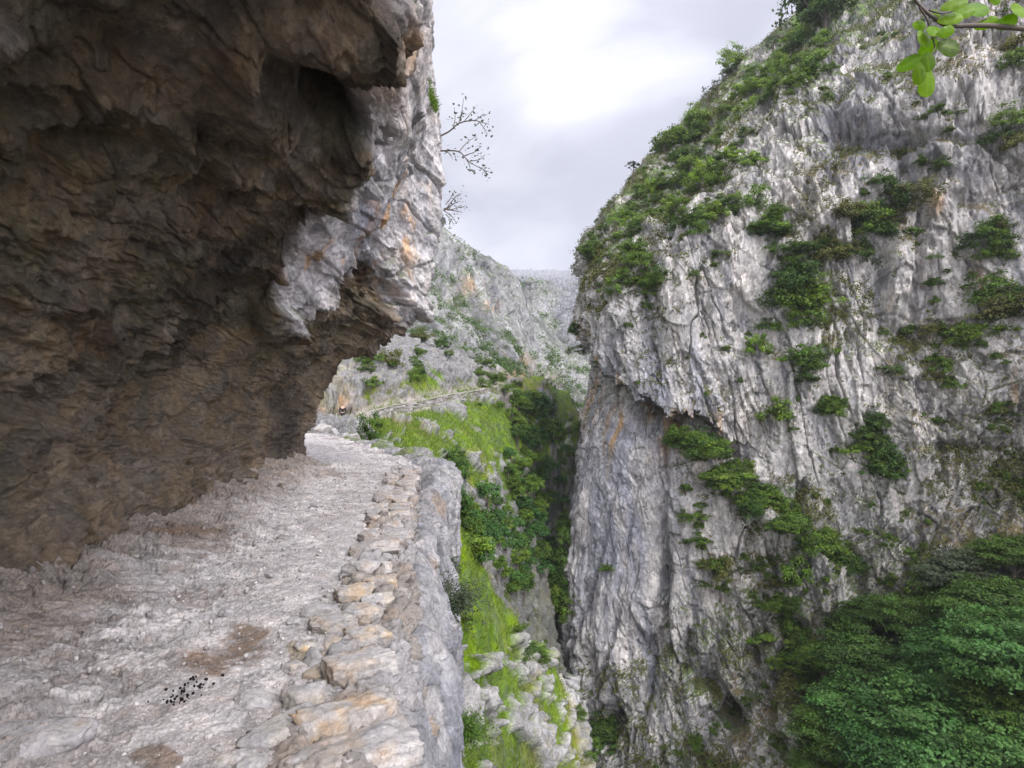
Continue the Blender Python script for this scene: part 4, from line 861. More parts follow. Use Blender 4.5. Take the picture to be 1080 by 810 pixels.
def settle_bushes(limit):
    """the bushes that show largest stay objects with labels of their own; the many small ones become one mass"""
    rr = random.Random(77); cg_ = CLIFF['gm'].ravel() * np.clip(fbm(rot(CLIFF['P'], 'y', -12).reshape(-1, 3) * np.array([.35, .35, .07]), 995, 4) + .12, 0, 1) * (CLIFF['px'].ravel() > 590) * (CLIFF['px'].ravel() < 1100) * (CLIFF['py'].ravel() < 830) * (CLIFF['P'][..., 1].ravel() < 90)
    g_ = np.random.default_rng(78); P_ = CLIFF['P'].reshape(-1, 3); N__ = CLIFF['N'].reshape(-1, 3)
    for j in g_.choice(len(cg_), 620, p=cg_ / cg_.sum(), replace=False):
        o = slot_obj('bush', rr.choice(TUFT), M[G]); s = rr.uniform(.22, .62); o.location = tuple(P_[j] + N__[j] * .2 * s); o.scale = (s * rr.uniform(.6, 1.2), s, s * rr.uniform(.8, 1.7)); o.rotation_euler = (rr.uniform(-.3, .3), rr.uniform(-.3, .3), rr.uniform(0, 6.28)); ALLB.append((o, 0, 0, s * .01, G, '', 'bush', 1, 1))
    bpy.context.view_layer.update()
    ALLB.sort(key=lambda t: -t[3] / t[0].location.y); keep, rest = ALLB[:limit], ALLB[limit:]
    vs, fs, cs, n0 = [], [], [], 0
    for t in rest:
        o = t[0]; me = o.data; n = len(me.vertices); v = np.empty(n * 3, np.float32); me.vertices.foreach_get('co', v); v = v.reshape(-1, 3)
        c = np.empty(n * 4, np.float32); me.color_attributes['pigment'].data.foreach_get('color', c); c = c.reshape(-1, 4)[:, :3]
        mw = np.array(o.matrix_basis); vs.append(v @ mw[:3, :3].T + mw[:3, 3]); fs.append(np.arange(n).reshape(-1, 4) + n0); cs.append(c * random.uniform(.75, 1)); n0 += n
        bpy.data.objects.remove(o)
    tag(link('low_shrubs', mesh_from('low_shrubs', np.concatenate(vs), np.concatenate(fs), np.concatenate(cs), smooth=False), M['leaf_mid']), 'countless small shrubs speckling the cliff and the hillside', 'shrubs', kind='stuff')
    for ph in sorted({t[5] for t in keep}):
        made = [t for t in keep if t[5] == ph]; used = set(); noun = made[0][6]; grp = f'{noun}es {ph}'
        def give(j, w):
            if j not in used: used.add(j); tag(made[j][0], f'{w} {TONE[made[j][4]]} {noun} {ph}', noun, grp)
        R_ = range(len(made))
        if len(made) > 1:
            give(max(R_, key=lambda j: made[j][3]), 'biggest'); give(min(R_, key=lambda j: made[j][2]), 'highest'); give(max(R_, key=lambda j: made[j][2]), 'lowest')
            give(min(R_, key=lambda j: made[j][1]), 'leftmost'); give(max(R_, key=lambda j: made[j][1]), 'rightmost')
        for j in R_:
            q = made[j][3] / (made[j][7] + made[j][8])
            give(j, ('small' if q < .42 else 'leafy' if q < .55 else 'broad') if len(made) > 1 else 'lone')
D, G, B_, GR, O = 'leaf_dark', 'leaf_mid', 'leaf_bright', 'leaf_grey', 'leaf_olive'
cluster('c', 'along the upper crest slope of the great cliff', [(800,90,45,35),(750,150,45,35),(850,60,30,25)], 60, .8, 2.0, [B_, B_, G, B_, G, D], seed=1)
cluster('c', 'on the rounded shoulder below the crest', [(700,200,40,28),(660,232,28,18),(735,180,30,20)], 42, .7, 1.5, [G, D, B_, G], seed=2)
cluster('c', 'dotted over the cliff shoulder above its corner', [(665,270,34,28),(650,300,20,16),(690,295,22,20),(640,318,14,5),(682,320,14,6)], 22, 0.57, 1.44, [D, G, D, G], seed=3)
cluster('c', 'on the corner brow where the cliff turns', [(624,262,12,9)], 6, .9, 1.4, [D, G], seed=4)
cluster('c', 'in the middle of the face right of the shoulder', [(760,268,20,14),(738,225,20,18),(775,215,20,14)], 13, 0.78, 1.56, [D, G, G], seed=5)
cluster('c', 'in the long leafy gully down the face', [(808,240,16,22),(828,300,20,24),(800,345,14,20),(848,320,12,40),(842,275,14,16),(850,385,10,22)], 34, 0.94, 2.03, [D, G, D, G, B_], seed=6)
cluster('c', 'in the bushy hollow under the dark overhang', [(905,228,24,26),(890,262,20,14),(925,190,18,10),(930,215,16,26)], 26, 0.78, 1.82, [D, D, G, O], seed=7)
cluster('c', 'growing along the slanting ledge', [(722,462,14,6),(748,476,14,8),(772,502,16,10),(800,528,16,9),(826,552,14,8),(885,588,16,9),(860,574,12,6),(735,468,12,5)], 62, 0.88, 1.84, [D, D, G, D, G], seed=8)
cluster('c', 'in the green streak right of the leafy gully', [(925,440,12,20),(936,490,15,16),(930,400,6,22),(875,430,11,10),(826,435,8,8),(918,465,10,20)], 26, 0.80, 1.74, [D, D, G, G], seed=9)
cluster('c', 'on the broken rock by the edge of view', [(1050,255,14,22),(1058,315,16,30),(1065,140,8,26),(1068,60,6,26),(1030,215,14,5),(1045,345,14,10)], 26, 0.84, 1.68, [D, G, O, G], seed=10)
cluster('c', 'in the mossy seams of the pale slab', [(735,560,12,36),(762,600,14,22),(800,625,14,24),(720,530,6,24),(740,618,12,8),(785,585,12,16),(755,520,14,14),(812,600,10,14)], 36, 0.45, 1.12, [O, G, D, O], meshes=SHRUB + TUFT, seed=11)
cluster('c', 'between the slab and the wooded toe', [(832,640,14,30),(815,690,12,26),(850,700,14,30),(835,600,12,16)], 26, 0.84, 1.68, [D, G, G], seed=12)
cluster('c', 'scattered over the ledgy right part of the face', [(990,390,26,16),(960,165,16,5),(1000,345,20,6),(1060,430,14,16),(985,440,10,14),(1055,380,14,10),(945,350,14,6),(985,170,30,6)], 26, 0.49, 1.12, [O, D, O, G], meshes=SHRUB + TUFT, seed=13)
cluster('c', 'standing alone on the smooth blue grey sheet', [(641,600,3,3)], 2, .7, .8, [D], seed=14)
cluster('c', 'in the mouth of the low cave', [(640,768,16,12)], 6, 1.0, 1.5, [D], seed=15)
cluster('c', 'hanging on the shaded flank left of the corner', [(600,400,5,40),(598,470,5,40),(604,340,4,14)], 12, .6, 1.1, [D, G, GR], seed=16)
cluster('c', 'at the foot of the shaded flank in the gorge', [(592,560,7,40),(584,610,8,40)], 24, 0.96, 1.92, [D, D, G], seed=17)
cluster('c', 'on the grassy rock above the lowest ledges', [(790,740,24,20),(730,785,30,12),(820,780,20,16)], 16, .3, .7, [O, G, D], meshes=SHRUB + TUFT, seed=18)
cluster('c', 'on the pale buttress above the dark band', [(960,250,20,24),(1000,120,26,20),(985,290,14,26)], 12, .4, .8, [O, D, G], meshes=SHRUB + TUFT, seed=19)

# hillside bushes
cluster('t', 'on the meadow below the second trail', [(505,424,5,4),(525,428,6,4),(543,428,6,5),(535,440,8,5),(470,492,8,6)], 10, .6, 1.1, [D, G], seed=30)
cluster('t', 'beside the second trail', [(418,416,5,5),(392,409,4,4),(512,410,5,4),(538,408,10,5),(520,400,14,5)], 11, .7, 1.1, [D, G], seed=31)
cluster('t', 'on the pale rock slope above the trail', [(424,366,4,6),(476,374,8,5),(440,385,10,14),(500,390,10,6),(465,345,16,14),(395,385,20,14),(515,380,10,10)], 26, .5, 1.2, [G, D, B_, O], seed=32)
cluster('t', 'clinging to the rocky spur below the path', [(487,640,3,50),(486,770,5,25),(610,735,9,20),(622,790,6,14),(560,690,20,40)], 16, .18, .4, [D, G, O], seed=33)
settle_bushes(288)
# wood filling the gorge
FTREE = []
for i in range(4):
    FTREE.append((cmesh('crown', 960 + i, 44, 50, (1., 1., .95), .16, clr=.30, base=.75, shell=(.3, 1.1)), None))
mbt = MB(); mbt.tube([(0, 0, -1.2), (.04, .02, 0), (.0, .05, .7), (.1, 0, 1.3)], [.11, .09, .07, .04]); mbt.tube([(0, .05, .6), (.3, .2, 1.2)], [.05, .02]); mbt.tube([(0, .03, .5), (-.3, -.1, 1.1)], [.05, .02]); TRUNK = mbt.mesh('trunk')
def tree(which, px, py, s, mat, label, group, name='tree', crowns=None, dp=None, cat='tree'):
    p, nn = on(which, px, py)
    if dp is not None: p = np.array(dp)
    if p is None: return None
    e = bpy.data.objects.new(name, None); COL.objects.link(e); e.location = p; e.scale = (s * random.uniform(.9, 1.15),) * 2 + (s * random.uniform(.85, 1.1),); e.rotation_euler = (0, 0, random.uniform(0, 6.28))
    c = slot_obj('crown', random.choice(crowns or FTREE)[0], M[mat], e); t = slot_obj('trunk', TRUNK, M['bark'], e); tag(e, label, cat, group); return e
ft = []
for reg, n in [((478,500,9,6),4),((497,545,16,20),14),((525,560,30,34),24),((555,540,22,40),24),((580,520,14,36),16),((545,600,26,22),12),((575,590,14,26),9),((592,480,6,22),6),((566,505,12,12),9),((562,470,16,16),12),((582,452,10,14),8),((545,500,14,10),8),((556,424,14,9),9),((576,425,8,14),8),((546,448,9,14),8)]:
    for _ in range(n):
        a, b = random.gauss(0, .6), random.gauss(0, .6); ft.append((reg[0] + a * reg[2], reg[1] + b * reg[3]))
ft.sort(key=lambda t: t[1])
for k, (px, py) in enumerate(ft):
    p, _n = on('t', px, py)
    if p is None or p[1] < 33: continue
    zone = 'high under the meadow' if py < 480 else 'on the upper flank of the gorge' if py < 530 else 'deep in the gorge' if py < 590 else 'at the dark bottom of the gorge'
    mat = random.choice(['leaf_forest', D, G, 'leaf_forest', G]); tone = {'leaf_forest': 'deep green', D: 'dark green', G: 'green'}[mat]
    tree('t', px, py + 9, random.uniform(.55, 1.15) * (p[1] / 55) ** .5, mat, f'{tone} rounded tree of the wood {zone}', f'trees of the wood {zone}')

# the wooded toe of the cliff: larger trees close to us
BIG = []
for i in range(4):
    BIG.append((cmesh('crown', 980 + i, 190, 95, (1., 1., .8), .066, clr=.24, base=1.2, flatc=.25, shell=(.2, 1.12), lob=.42), None))
TOE = [(1000,770,36,4.2,'leaf_forest','broad bluish green tree at the bottom right, its sprays layered like fans'),(925,735,41,3.4,'leaf_forest','layered deep green tree in the middle of the wooded toe'),
 (1062,690,36,3.3,'leaf_forest','fresh green tree at the edge of view above the layered ones'),(905,690,44,2.6,D,'dark tree behind the layered one, against the pale rock'),(1045,640,42,3.0,D,'dark round tree high on the wooded toe'),
 (955,655,46,2.4,D,'dark leafy tree just under the pale rock wall'),(1012,610,47,2.6,'leaf_grey','grey green tree topping the wooded toe'),(880,770,41,2.6,D,'dark tree at the lower left end of the wooded toe'),
 (1062,752,35,2.7,D,'dark leafy tree under the fresh green one at the edge of view'),(1030,735,37,2.6,'leaf_forest','green tree wedged between the fresh green one and the layered ones'),(1075,790,33,3.2,'leaf_forest','deep green tree cut by the bottom right corner'),(950,800,35,3.0,'leaf_forest','low broad tree cut by the bottom of the view'),(1070,580,46,2.4,D,'dark tree under the edge of the cliff face'),
 (920,648,49,1.9,D,'small dark tree at the root of the pale rock wall'),(868,690,49,1.9,G,'small green tree left of the wooded toe'),(1010,690,40,2.8,'leaf_forest','full green tree in the heart of the wooded toe'),(868,800,41,2.0,D,'low dark tree at the very foot of the rock slabs'),(985,720,40,2.6,'leaf_forest','deep green tree between two broader layered crowns')]
for px, py, Y, s, mat, lab in TOE:
    c = W(px, py, Y); e = tree('c', px, py, s, mat, lab, 'trees on the wooded toe', crowns=BIG, dp=(c[0], c[1], c[2] - 1.25 * s))
for k in range(48):
    px, py = random.uniform(850, 1085), random.uniform(600, 815)
    if py < 900 - .28 * px - 0 or py < 1010 - .42 * px + 20: continue
    tree('c', px, py, random.uniform(1.2, 2.0), random.choice([D, 'leaf_forest', D, G]), 'dark understorey tree filling the gaps of the wooded toe', 'understorey trees on the wooded toe', name='understorey_tree')
# trees standing on the skyline
def sky_tree(px, py, s, mat, label, crowns=None, name='tree'):
    tree('c', px, py, s, mat, label, 'trees on the skyline', crowns=crowns, name=name)
UMB = []
mu = cmesh('crown', 990, 20, 36, (1.1, 1.1, .38), .16, clr=.26, base=2.3, flatc=.4); UMB.append((mu, None))
THIN = [(cmesh('crown', 995 + i, 20, 22, (.8, .8, 1.1), .13, clr=.26, base=1.1), None) for i in range(2)]
mbp = MB(); mbp.tube([(0, 0, -.8), (.05, 0, .6), (-.06, .02, 1.4), (.02, 0, 2.3)], [.09, .075, .06, .03]); mbp.tube([(-.05, 0, 1.3), (.5, .1, 2.1)], [.045, .02]); mbp.tube([(-.05, 0, 1.5), (-.5, -.1, 2.2)], [.04, .02]); PTR = mbp.mesh('trunk'); PTR.materials.append(None)
e = tree('c', 666, 190, 1.0, 'leaf_grey', 'lone flat topped pine standing up from the skyline', 'trees on the skyline', 'pine_tree', crowns=UMB)
for ch in e.children:
    if ch.name.startswith('trunk'):
        ch.data = PTR; ch.material_slots[0].link = 'OBJECT'; ch.material_slots[0].material = M['bark']
sky_tree(642, 222, .9, 'leaf_grey', 'thin wispy tree on the skyline below the lone pine', THIN); sky_tree(633, 236, .7, 'leaf_grey', 'smallest wispy tree low on the skyline', THIN)
sky_tree(700, 160, 1.7, G, 'leafy tree bulging from the skyline above the lone pine'); sky_tree(716, 150, 1.4, B_, 'bright leafy tree just right of the bulging skyline tree')
sky_tree(746, 112, 1.7, 'leaf_grey', 'grey bare looking tree at the left end of the rocky crest', THIN); sky_tree(756, 102, 1.5, 'leaf_grey', 'second grey wispy tree on the rocky crest', THIN); sky_tree(815, 60, 1.7, 'leaf_grey', 'pale feathery tree below the big crest tree', THIN)
sky_tree(852, 24, 4.2, D, 'big dark tree leaning out at the top of the crest'); sky_tree(868, 30, 3.0, D, 'dark tree close beside the big crest tree'); sky_tree(880, 12, 2.6, G, 'green tree behind the big crest tree')

# grass: blades on the meadow and spur; low growth rooted in the seams of the cliff; scrub on the far slopes
def tufts(name, pts, nrm, size, per, r, mat, label, cat, tone=(.6, 1.), spread=.6, wid=.12):
    n = len(pts); c = np.repeat(pts, per, 0); s = np.repeat(size, per)[:, None]; N_ = np.repeat(nrm, per, 0)
    c = c + r.normal(size=c.shape) * s * .45; up = N_ * .5 + np.array([0, 0, 1.]) + r.normal(size=c.shape) * spread; up /= np.linalg.norm(up, axis=1, keepdims=True)
    sd = np.cross(up, r.normal(size=c.shape)); sd /= np.linalg.norm(sd, axis=1, keepdims=True); L_ = s * r.uniform(.6, 1.3, (len(c), 1))
    V = np.stack([c - sd * L_ * wid - up * L_ * .2, c + sd * L_ * wid - up * L_ * .2, c + up * L_], 1).reshape(-1, 3); v = np.repeat(r.uniform(*tone, len(c)), 3); h = np.repeat(r.random(len(c)), 3)
    o = link(name, mesh_from(name, V, np.arange(len(V)).reshape(-1, 3), np.stack([v, h, v], -1), smooth=False), M[mat]); tag(o, label, cat, kind='stuff'); return o
TPf, Tn, Trk = TER['P'].reshape(-1, 3), TER['n'].reshape(-1, 3), TER['rk'].ravel(); tpx, tpy = TER['px'].ravel(), TER['py'].ravel()
sel = np.where((Trk < .35) & (tpx > 315) & (tpx < 640) & (tpy > 360) & (tpy < 830) & (TPf[:, 1] > 11) & (TPf[:, 1] < 34))[0]; r = np.random.default_rng(5)
sel = r.choice(sel, min(16000, len(sel)), replace=False); tufts('grass', TPf[sel], Tn[sel], .055 + .003 * TPf[sel, 1], 5, r, 'grass', 'short bright grass between the rocks of the spur and bank', 'grass')
sel = np.where((Trk < .35) & (tpx > 315) & (tpx < 640) & (tpy > 360) & (TPf[:, 1] >= 34) & (TPf[:, 1] < 90))[0]
sel = r.choice(sel, min(14000, len(sel)), replace=False); tufts('grass', TPf[sel], Tn[sel], .10 + .0025 * TPf[sel, 1], 5, r, 'grass', 'rough bright grass covering the meadow slope', 'grass')
CP, CN, cg = CLIFF['P'].reshape(-1, 3), CLIFF['N'].reshape(-1, 3), CLIFF['gm'].ravel(); cpx, cpy = CLIFF['px'].ravel(), CLIFF['py'].ravel()
w = cg * np.clip(.25 + 1.6 * fbm(CP * .22, 993, 4), .04, 1) * (cpx > 560) * (cpx < 1110) * (cpy < 840) * (cpy > -60) * (CP[:, 1] < 105); w = w / w.sum(); sel = r.choice(len(w), 40000, p=w, replace=False)
hi = cpy[sel] < 330 - .9 * (cpx[sel] - 600)
V, Fc = leaves(np.repeat(CP[sel], 5, 0) + r.normal(size=(len(sel) * 5, 3)) * .22 + np.repeat(CN[sel], 5, 0) * .1, np.repeat(CN[sel], 5, 0), .22, r)
tn = np.repeat(r.uniform(.5, 1., len(sel) * 5), 4); hh = np.repeat(np.repeat(r.random(len(sel)), 5), 4)
tag(link('undergrowth', mesh_from('undergrowth', V, Fc, np.stack([tn, hh, tn], -1), smooth=False), M['leaf_olive']), 'low green growth rooted in the seams and ledges of the cliff', 'undergrowth', kind='stuff')
MP, MN, mv = MT[0].reshape(-1, 3), MT[1].reshape(-1, 3), MT[2].ravel(); mpx, mpy = to_px(MP)
w = (.02 + mv) * (.25 + .75 * sstep(320, 380, mpy)) * (mpx > 380) * (mpx < 640) * (mpy > 230) * (mpy < 470) * np.clip(fbm(MP * .035, 991, 4) + .15, 0, 1) ** 1.3; w = w / w.sum(); sel = r.choice(len(w), 2400, p=w, replace=False)
per = 26; sz = r.uniform(.5, 1.3, len(sel)) * (MP[sel, 1] / 180)
cc = np.repeat(MP[sel], per, 0) + r.normal(size=(len(sel) * per, 3)) * np.repeat(sz, per)[:, None] * .55 + np.array([0, 0, .5])
V, Fc = leaves(cc, np.repeat(MN[sel], per, 0), np.repeat(sz * .55, per), r); tn = np.repeat(np.repeat(r.uniform(.5, 1., len(sel)), per), 4); hh = np.repeat(np.repeat(r.random(len(sel)), per), 4)
tag(link('scrub', mesh_from('scrub', V, Fc, np.stack([tn, hh, tn], -1), smooth=False), M['leaf_dark']), 'dark scrub speckling the grey mountainside', 'scrub', kind='stuff')

# bush and grass at the bend of the path
p_, n_ = on('t', 389, 468); o = slot_obj('bush', SHRUB[2], M[D]); o.location = (p_[0], p_[1], p_[2] + .3); o.scale = (.72, .72, 1.15); tag(o, 'dense dark bush on the grassy bank where the path bends', 'bush')
for i, (px, py, Y, a, lab) in enumerate([(372,467,29,.9,'largest pale boulder on the bank where the path bends'),(338,456,33,.9,'pale boulder half hidden by the end of the overhang'),(352,459,32,.6,'squat grey boulder left of the dark bush'),(383,462,30,.5,'small pale boulder against the dark bush'),(328,464,28,.5,'grey boulder at the inner edge of the far path'),(362,462,31,.5,'small boulder behind the largest pale one')]):
    p_, n_ = on('t', px, py)
    place_rock('boulder', (a, a * .7, a * .8), 800 + i, p_[0], p_[1], p_[2] + a * .12, i * 1.1, (.1, -.2), lab, 'boulder', 'boulders on the bank at the bend', k=16, col=(.40, .38, .36), cuts=9, boxy=.75)
# plants on the outer face of the overhang
def twigs(mb, pts, r0, r1): mb.tube(cubic(np.arange(len(pts)), np.array(pts), np.linspace(0, len(pts) - 1, len(pts) * 4)), np.linspace(r0, r1, len(pts) * 4), 5)
def sprig(name, base, limbs, Y, leafs, lsz, label, seed):
    r = np.random.default_rng(seed); e = bpy.data.objects.new(name, None); COL.objects.link(e); bw = np.array(W(*base, Y)); e.location = bw; tag(e, label, 'shrub')
    mb = MB(); L_ = []
    for li, pts in enumerate(limbs):
        dy = r.uniform(-.35, .35); w_ = np.array([np.array(W(px, py, Y + dy * k / len(pts))) - bw for k, (px, py) in enumerate(pts)]); twigs(mb, w_, .022 if li < 2 else .011, .005)
        cv = cubic(np.arange(len(w_)), w_, np.linspace(.35, len(w_) - 1, leafs)); L_.append(cv + r.normal(size=cv.shape) * .075)
    b = link('branch', mb.mesh('branch'), M['bark'], e); c = np.concatenate(L_); V, Fc = leaves(c, np.tile([0, 0, 1.], (len(c), 1)), lsz, r); tn = np.repeat(r.uniform(.6, 1, len(c)), 4)
    link('foliage', mesh_from('foliage', V, Fc, np.stack([tn, tn, tn], -1), smooth=False), M['leaf_grey'], e)
sprig('shrub', (460,156), [[(458,146),(473,139),(484,130),(499,127),(508,129),(516,131)],[(456,160),(467,159),(484,160),(494,170),(504,176),(519,183)],[(484,130),(487,118),(489,104)],[(489,129),(496,120),(501,114)],[(478,136),(480,124),(479,113)],[(505,128),(511,136),(514,142)],[(484,160),(493,150),(502,144)],[(490,164),(501,160),(507,154)],[(496,170),(506,168),(512,163)],[(490,165),(495,174),(496,182)],[(470,159),(475,163),(477,167)],[(505,176),(511,180),(513,187)],[(500,128),(508,122),(514,121)]], 13.5, 15, .075, 'straggly thin leaved shrub leaning out from the overhang against the sky', 3)
sprig('shrub', (470,220), [[(468,222),(477,216),(484,212)],[(468,220),(478,222),(488,224)],[(468,222),(476,228),(482,236)],[(470,216),(476,208),(478,202)],[(472,218),(482,206),(487,204)],[(472,222),(484,219),(492,217)],[(470,226),(476,232),(478,236)]], 13.5, 20, .06, 'small spiky shrub low on the outer edge of the overhang', 4)
def spiky(px, py, Y, n, h, mat, label, seed):
    r = np.random.default_rng(seed); b0 = np.array(W(px, py, Y)); n3 = r.normal(size=(n, 3)) * np.array([.9, .9, .6]) + np.array([.35, -.3, .55]); n3 /= np.linalg.norm(n3, axis=1, keepdims=True); L_ = h * r.uniform(.5, 1.1, n)
    mb = MB()
    for d, l in zip(n3[:60], L_[:60]): mb.tube([np.zeros(3), d * l * .5 + r.normal(size=3) * .03, d * l], [.006, .004, .002], 4)
    e = bpy.data.objects.new('shrub', None); COL.objects.link(e); e.location = b0; tag(e, label, 'shrub'); link('stems', mb.mesh('stems'), M['bark'], e)
    c = (n3 * L_[:, None])[:, None] * r.uniform(.35, 1, (n, 16, 1)) + r.normal(size=(n, 16, 3)) * .035; c = c.reshape(-1, 3); V, Fc = leaves(c, c / (np.linalg.norm(c, axis=1, keepdims=True) + 1e-6), .05, r, aspect=.4); tn = np.repeat(r.uniform(.5, 1, len(c)), 4)
    link('foliage', mesh_from('foliage', V, Fc, np.stack([tn, tn, tn], -1), smooth=False), M[mat], e)
spiky(474, 640, 8.4, 150, .55, 'leaf_grey', 'wispy grey green shrub growing from the rock face below the kerb', 31)
spiky(488, 775, 9.0, 130, .5, G, 'green shrub at the foot of the rock face under the path', 32)
spiky(470, 600, 10.2, 70, .35, 'leaf_grey', 'thin grey sprigs in the cleft of the rock face', 33)
gt = MB(); r = np.random.default_rng(8)
for k in range(420):
    t = r.random(); b = np.array(W(446 + 13 * t + r.normal() * 1.3, 84 + 32 * t + r.normal() * 2, 12.6 + r.normal() * .15)); d = np.array([.5, -.2, .5]) + r.normal(size=3) * .45; d = d / np.linalg.norm(d) * r.uniform(.08, .2); s = np.cross(d, r.normal(size=3)); s = s / np.linalg.norm(s) * .012
    gt.add([b - s, b + s, b + d], [[0, 1, 2]])
me = mesh_from('grass_tuft', np.concatenate(gt.v), np.concatenate(gt.f), np.full((sum(len(v) for v in gt.v), 3), .8), smooth=False)
tag(link('grass_tuft', me, M['grass']), 'green tuft of grass hanging in a crack near the top of the overhang', 'grass')

# the leafy branch that hangs into the upper right corner
def leafy_branch():
    Y = 1.45; r = np.random.default_rng(21); e = bpy.data.objects.new('young_tree', None); COL.objects.link(e); bw = np.array(W(1240, 60, Y)); e.location = bw
    tag(e, 'young tree whose dark twig of bright round leaves hangs into the upper right corner', 'tree')
    mb = MB()
    def B(pts, r0, r1): twigs(mb, [np.array(W(px, py, Y + d)) - bw for px, py, d in pts], r0, r1)
    B([(1240,60,0),(1150,38,0),(1085,31,0),(1040,27,0),(1000,27,0),(985,19,0),(972,8,0),(962,-6,0),(955,-30,.02)], .0075, .0028); B([(970,8,0),(978,21,0),(983,38,0),(986,50,0),(981,60,-.01),(975,70,-.01)], .0026, .0011)
    B([(1022,26,0),(1045,18,.01),(1063,13,.01)], .0022, .001); B([(980,11,0),(995,14,.02),(1010,9,.02),(1024,-2,.02)], .0022, .001); B([(983,22,0),(996,24,0),(1004,21,0)], .0014, .0008)
    b = link('twig', mb.mesh('twig'), M['bark'], e)
    tk = MB(); twigs(tk, [np.array(v) - bw for v in ((1.0, .75, -2.2), (1.35, .85, -.9), (1.62, 1.05, .5), (1.72, 1.3, 1.7), tuple(bw + np.array([.12, -.02, -.25])), tuple(bw))], .05, .0075); link('trunk', tk.mesh('trunk'), M['bark'], e)
    LV = [(978.5,87,13.5,10,80,0),(970,77,10,7.5,60,1),(960,66,13,7.5,-25,0),(979,65,9.5,7.5,70,1),(1001,49,12,10.5,15,1),(975,40,10,7.5,60,0),(970,26,9,5,-8,0),(998,33,9,5.5,-15,0),(979,51,10,8,-40,0),(1003,19,13,7,-10,0),(1031,9,15,10,-15,0),(1007,4,13,7,-15,0),(1016,13,13,7,-20,0),(1041,24,11,6,-15,0),(1062,23,11,7,-15,0),(1075,10,11,9.5,-20,0),(985,32,7,7,40,0),(987,14,7,5.5,20,1),(1092,40,12,8,10,0),(1110,22,12,9,-20,0),(1050,-8,13,9,10,0),(1085,-14,13,9,-10,1)]
    ga, gb = np.meshgrid(np.linspace(-1, 1, 33), np.linspace(-1, 1, 21), indexing='ij')
    for k, (px, py, a, bb, ang, dk) in enumerate(LV):
        wd_ = np.sqrt(np.clip(1 - ga ** 2, 0, 1)) * (1 + .18 * ga) * (1 + .035 * np.sin(ga * 31 + k)); V = np.stack([ga, gb * wd_ * bb / a, -.16 * (gb * wd_) ** 2 * -1 + .10 * ga ** 2 + .02 * np.sin(ga * 9) * gb], -1).reshape(-1, 3) * a / F * Y
        vein = .16 * np.exp(-(gb * 9) ** 2) + .07 * np.maximum(0, np.cos((ga * 1.0 - np.abs(gb) * .55) * 22)) ** 6; blot = fbm(np.stack([ga * 2 + k, gb * 2, ga * 0], -1), 88, 3)
        t = math.radians(-ang); ca, sa = math.cos(t), math.sin(t); ti, tj = r.uniform(-.5, .5), r.uniform(-.4, .4)
        X, Yv, Z = V[:, 0] * ca - V[:, 1] * sa, V[:, 2] + ti * V[:, 0] + tj * V[:, 1], V[:, 0] * sa + V[:, 1] * ca
        c = np.array(W(px, py, Y + r.uniform(-.03, .03))) - bw; v = (.42 if dk else .78) + r.uniform(-.12, .1); g_h = r.random(); VC = np.stack([np.clip(v + vein + .12 * blot, .1, 1.).ravel(), np.full(vein.size, g_h), np.full(vein.size, v)], -1)
        o = link('leaf', mesh_from('leaf', np.stack([X, Yv, Z], -1) + c, grid_faces(33, 21), VC), M['leaf_near'], e)
M['leaf_near'] = leaf_mat('leaf_near', (.22, .44, .012), vary=.1, trans=.6, hue=.02, rough=.4)
leafy_branch()

